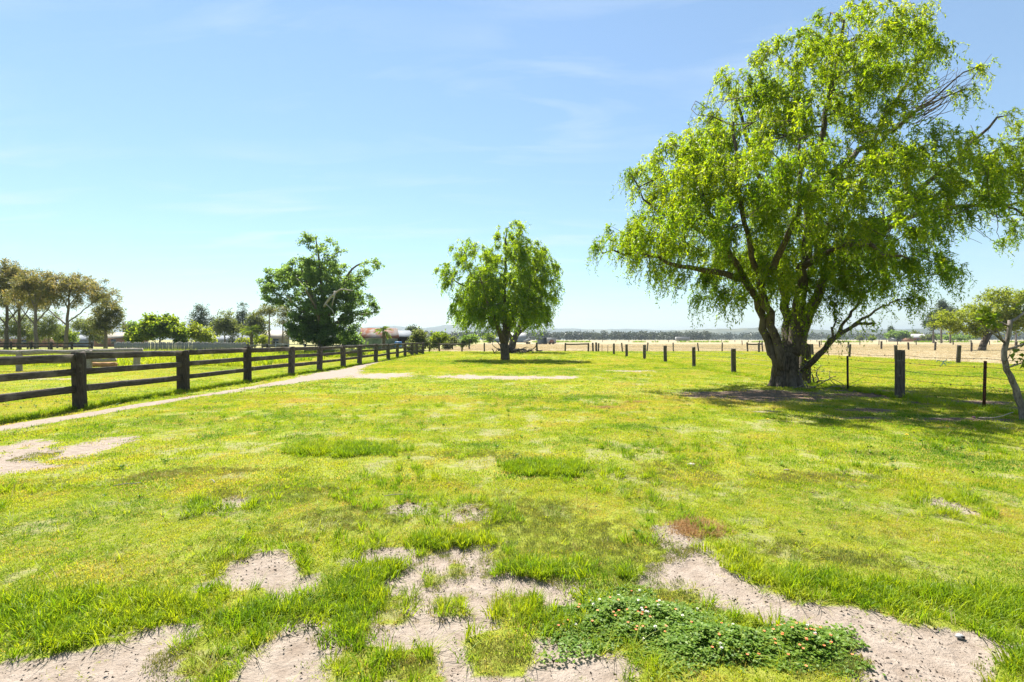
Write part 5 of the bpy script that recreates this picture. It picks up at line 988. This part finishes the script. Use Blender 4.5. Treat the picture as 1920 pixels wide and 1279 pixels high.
horse_float(1280, 330, 9.2, 2.5, 2.5, 'long white box trailer parked far out in the field', False)
f = thing('tipping_trailer', 'small white trailer with tilted tray far behind the willow', 'trailer', (PX(991, 152), 152, gz(5, 152))); m_ = MB(); m_.box((0, 0, 1.25), (2.2, 1.5, .8)); o = m_.obj('tray', M['white'], f); o.rotation_euler = (0, -.35, 0)
for x in (-.5, .2): m_ = MB(); m_.tube([(x, -.8, .35), (x, -.6, .35)], .35, 12); m_.obj('wheel', M['darkin'], f)
m_ = MB(); m_.box((-.2, 0, .55), (1.6, .8, .15)); m_.obj('chassis', M['darkin'], f)
gable_house('far_shed', 'white roofed far shed behind the middle willow trunk', 'shed', 972, 230, 7, 5, 2.6, 4.6, 0, M['bluewall'], M['white'])
gable_house('far_shed', 'tiny grey roofed shed left of the willow trunk', 'shed', 934, 235, 5.5, 4, 1.6, 2.6, 0, M['bluewall'], M['paleroof'])

# ------------------------------------------------------------------ small things
def brush_pile(name, label, cx, cy, rx, ry, h, n, seed, mat, r=.012, L=1.0):
    f = thing(name, label, 'branches', (cx, cy, gz(cx, cy))); rs = np.random.RandomState(seed)
    for k in range(n):
        a = rs.rand()*6.28; p = np.array([rs.randn()*rx*.5, rs.randn()*ry*.5, rs.rand()*h*.6+.02]); d = np.array([math.cos(a), math.sin(a)*.6, rs.randn()*.25]); P_ = [p]
        for j in range(6): d = d+rs.randn(3)*.25; d /= np.linalg.norm(d); q = P_[-1]+d*L/6; q[2] = max(q[2], .01); P_.append(q)
        m_ = MB(); rr = r*(.5+rs.rand()); m_.tube(P_, np.linspace(rr, rr*.35, 7), 5); m_.obj('branch', mat, f)
    return f
brush_pile('branch_pile', 'scatter of fallen pale branches beside the big willow trunk', PX(1575, 14.6), 14.6, 1.3, .35, .12, 16, 3, M['saplingbark'], .014, .9)
brush_pile('branch_pile', 'dark heap of branches lying behind the middle willow trunk', PX(966, 54), 53, 2.2, .7, .9, 60, 4, M['bark'], .07, 1.6)
D = 16.4; bx = PX(1510, D); f = thing('ivy_stump', 'rotten fence stump with suckers close behind the big willow', 'stump', (bx, D, gz(bx, D)))
rough_post(.36, .32, 1.35, 55, 10, 1.0).obj('stump', M['bark'], f); m_ = MB(); rs = np.random.RandomState(5)
for k in range(3):
    P_ = [np.array([.15+rs.rand()*.2, -.2*rs.rand(), 0])]; d = np.array([.1, 0, 1.])
    for j in range(7): d = d+rs.randn(3)*.35; d[2] = abs(d[2]); d /= np.linalg.norm(d); P_.append(P_[-1]+d*.11)
    m_.tube(P_, np.linspace(.03, .01, 8), 5)
m_.obj('suckers', M['bark'], f)['kind'] = 'stuff'
V, Q, rr = clumps(np.array([(.1, -.3, .2), (.25, -.3, .4), (.35, -.2, .25), (0, -.3, .7), (.5, -.2, .5)]), rs, 16, 7, .2, .06, .04); link_mesh('leaves', V, Q, None, M['broad'], f, attrs={'rnd': rr})['kind'] = 'stuff'

# clover and pimpernel patches near the camera
M['clover'] = leaf_mat('clover_leaf', [(0, (.070, .155, .018)), (.5, (.145, .245, .030)), (1, (.240, .320, .060))], (1.7, 1.6, .8), .45)
M['petal_o'] = rough_mat('orange_petal', (.62, .13, .05), (.75, .22, .09), 30, (1, 1, 1), .6, 0)
M['petal_w'] = rough_mat('white_petal', (.70, .66, .60), (.82, .79, .74), 30, (1, 1, 1), .6, 0)
M['petal_y'] = rough_mat('yellow_petal', (.70, .50, .03), (.85, .62, .06), 30, (1, 1, 1), .6, 0)
M['petal_p'] = rough_mat('pink_petal', (.55, .16, .38), (.70, .28, .50), 30, (1, 1, 1), .6, 0)
def clover(cx, cy, rx, ry, n, seed, label, no, nw):
    f = thing('clover_patch', label, 'plant', (cx, cy, gz(cx, cy))); rs = np.random.RandomState(seed)
    a = rs.rand(n)*6.283; r = rs.rand(n)**.72*1.12*(1.0+.18*np.sin(a*3+seed)+.16*np.sin(a*5)+.12*np.sin(a*9+2))*(1+.18*rs.randn(n)); x = r*np.cos(a)*rx; y = r*np.sin(a)*ry
    hz = .07*(1-np.clip(r, 0, 1)**1.6)*(.1+1.5*fbm(x*14+seed, y*14, 3))+.010; z = hz*(.25+.75*rs.rand(n))
    V = []; Q = []; Rn = []; k0 = 0
    for k in range(3):
        an = rs.rand(n)*6.28+k*2.09; D_ = np.stack([np.cos(an), np.sin(an), .15+.3*rs.randn(n)], -1); Nn = np.stack([rs.randn(n)*.3, rs.randn(n)*.3, np.ones(n)], -1)
        v, q, r_ = leaf_quads(np.c_[x, y, z], D_, Nn, .017*(.7+.6*rs.rand(n)), .013, np.clip(.5+.3*rs.randn(n), 0, 1), .1); V.append(v); Q.append(q+k0); Rn.append(r_); k0 += len(v)
    link_mesh('foliage', np.vstack(V), np.vstack(Q), None, M['clover'], f, attrs={'rnd': np.concatenate(Rn)})['kind'] = 'stuff'
    m_ = MB(); top = np.argsort(-(z/hz))[:max(no*3, 10)]; pick = rs.choice(top, no, replace=False)
    for i in pick:
        c = np.array([x[i], y[i], z[i]+.008])
        for k in range(5):
            an = k*1.2566+rs.rand()*.2; d = np.array([math.cos(an), math.sin(an), .25])*.0062; s = np.array([-math.sin(an), math.cos(an), 0])*.0035; m_.add([c, c+d*.7-s, c+d*1.1, c+d*.7+s], q=[(0, 1, 2, 3)])
    m_.obj('orange_flowers', M['petal_o'], f)['kind'] = 'stuff'
    if nw:
        m_ = MB()
        for i in rs.choice(len(x), nw, replace=False):
            c = np.array([x[i], y[i], hz[i]+.012]); m_.tube([c+np.array([0, 0, -.03]), c], .001, 3)
            for k in range(26):
                d = rs.randn(3); d[2] = abs(d[2])*.8; d /= np.linalg.norm(d); s = np.cross(d, [0, 0, 1.01]); s = s/(np.linalg.norm(s)+1e-6)*.002; m_.add([c-s, c+s, c+d*.009], t=[(0, 1, 2)])
        m_.obj('white_flowers', M['petal_w'], f)['kind'] = 'stuff'
clover(.64, 2.58, .40, .22, 9500, 3, 'large clover patch dotted with orange and white flowers in the foreground', 30, 22)
clover(1.42, 2.36, .22, .15, 4600, 6, 'smaller clover patch with orange flowers beside the sandy strip', 30, 3)
clover(1.02, 2.38, .34, .16, 4200, 9, 'low clover patch between the two flowering patches', 8, 3)
def blooms(name, pts, mat, size, stalk, seed):
    for i, (x, y, label) in enumerate(pts):
        z = gz(x, y); m_ = MB(); c = np.array([0, 0, stalk]); f = thing(name, label, 'flower', (x, y, z), name+'s in the turf')
        for k in range(14):
            an = k*.449; el = .2+.5*(k % 3)/2; d = np.array([math.cos(an)*math.cos(el), math.sin(an)*math.cos(el), math.sin(el)])*size; s = np.array([-math.sin(an), math.cos(an), 0])*size*.28; m_.add([c, c+d*.7-s, c+d, c+d*.7+s], q=[(0, 1, 2, 3)])
        m_.obj('petals', mat, f); m_ = MB(); m_.tube([(0, 0, -.01), c], .0025, 4); m_.obj('stem', M['clover'], f)
blooms('yellow_flower', [(4.6, 8.7, 'leftmost small yellow flower in the turf below the willow shade'), (6.05, 8.25, 'yellow flower in the turf, second from the left'), (6.0, 7.35, 'yellow flower nearest the camera in the willow shade'), (7.2, 8.0, 'rightmost small yellow flower in the willow shade')], M['petal_y'], .028, .05, 1)
blooms('pink_flower', [(8.45, 8.85, 'pink flower left of the pair by the fig sapling'), (8.95, 8.4, 'left pink flower of the pair by the fig sapling'), (9.15, 8.42, 'right pink flower of the pair by the fig sapling')], M['petal_p'], .035, .06, 20)
# loose bits on the ground
rs = np.random.RandomState(9)
def stone(name, label, x, y, s, mat, seed):
    r_ = np.random.RandomState(seed); a = np.arange(9)/9*6.283; V = []
    for z, k in ((-.3, .8), (.1, 1.0), (.5, .75), (.62, .3)): V.append(np.c_[np.cos(a)*k*s*(1+.2*r_.randn(9)*.6), np.sin(a)*k*s*.7*(1+.12*r_.randn(9)), np.full(9, z*s*.8)])
    V = np.vstack(V); j = np.arange(9); k = (j+1) % 9; q = np.vstack([np.c_[i*9+j, i*9+k, (i+1)*9+k, (i+1)*9+j] for i in range(3)]); V = np.vstack([V, [(0, 0, .64*s*.8)]])
    return tag(link_mesh(name, V, q, np.c_[np.full(9, 36), 27+j, 27+k], mat, None, (x, y, gz(x, y))), label, 'stone')
M['stone'] = rough_mat('pale_stone', (.38, .33, .28), (.55, .49, .42), 20, (1, 1, 1), .9, .3, .004)
stone('stone', 'white pebble on the sandy strip at lower right', PX(1800, 2.43), 2.43, .022, M['white'], 1)
stone('stone', 'pale stone lying in the grass below the willow shadow', PX(1296, 5.75), 5.75, .05, M['stone'], 2)
stone('stone', 'small brown clod right of the pale stone', PX(1475, 5.5), 5.5, .035, M['bark2'], 3)
stone('stone', 'little white stone in the grass near the clover', PX(907, 4.0), 4.0, .022, M['stone'], 4)
n = 2600; x, y = spread(n, 2.0, 16.0, 1.1, .5)
HIDX = bpy.data.collections.new('debris_bits')
for k in range(3):
    v = rs.randn(6, 3)*.004; v[:, 2] = np.abs(v[:, 2])*.6; hidden('debris_%02d' % k, v, None, np.array([(0, 1, 2), (0, 2, 3), (0, 3, 4), (0, 4, 5), (1, 2, 5), (2, 3, 5)]), M['bark'])
x2, y2 = spread(9000, 1.5, 4.6, 1.1, .3); k = bare_amount(x2, y2) > .25; x = np.concatenate([x, x2[k]]); y = np.concatenate([y, y2[k]])
scatter('debris', 'dark crumbs and droppings strewn over sand and turf', x, y, R_.rand(len(x))*6.28, .5+1.3*R_.rand(len(x))**2+np.where(y > 4, 1.6*R_.rand(len(x))**3+.012*y*8*R_.rand(len(x)), 0), R_.randint(0, 3, len(x)), R_.rand(len(x)), HIDX, .3, .012*(y > 4)+.002)
for i, (x, y, L, a, lab) in enumerate(((-3.9, 4.9, .22, .6, 'thin pale stick lying in the turf on the left'), (-3.1, 5.0, .16, 2.4, 'short twig lying in the turf left of centre'), (-1.1, 4.55, .2, .2, 'pale straw lying on the turf near the middle'), (8.9, 8.9, .45, -.9, 'bare branch leaning by the fig sapling'))):
    P_ = [(-.5*L*math.cos(a), -.5*L*math.sin(a), .03), (0, .01, .045), (.5*L*math.cos(a), .5*L*math.sin(a), .03+(.15 if i == 3 else 0))]
    m_ = MB(); m_.tube(resample(P_, .05, .003, rs), .004 if i < 3 else .008, 5); tag(m_.obj('stick', M['deadwood'], None, (x, y, gz(x, y))), lab, 'stick')

# ------------------------------------------------------------------ haze: the air of the valley
hz = MB(); hz.box((0, 2700, 70), (13600, 7400, 146)); m, nt, out = new_mat('valley_haze'); pv = N(nt, 'ShaderNodeVolumePrincipled')
pv.inputs['Color'].default_value = (.46, .55, .64, 1); pv.inputs['Density'].default_value = .00022; pv.inputs['Anisotropy'].default_value = .25
nt.links.new(pv.outputs[0], out.inputs['Volume']); tag(hz.obj('haze', m), 'thin pale haze in the valley air', kind='stuff')
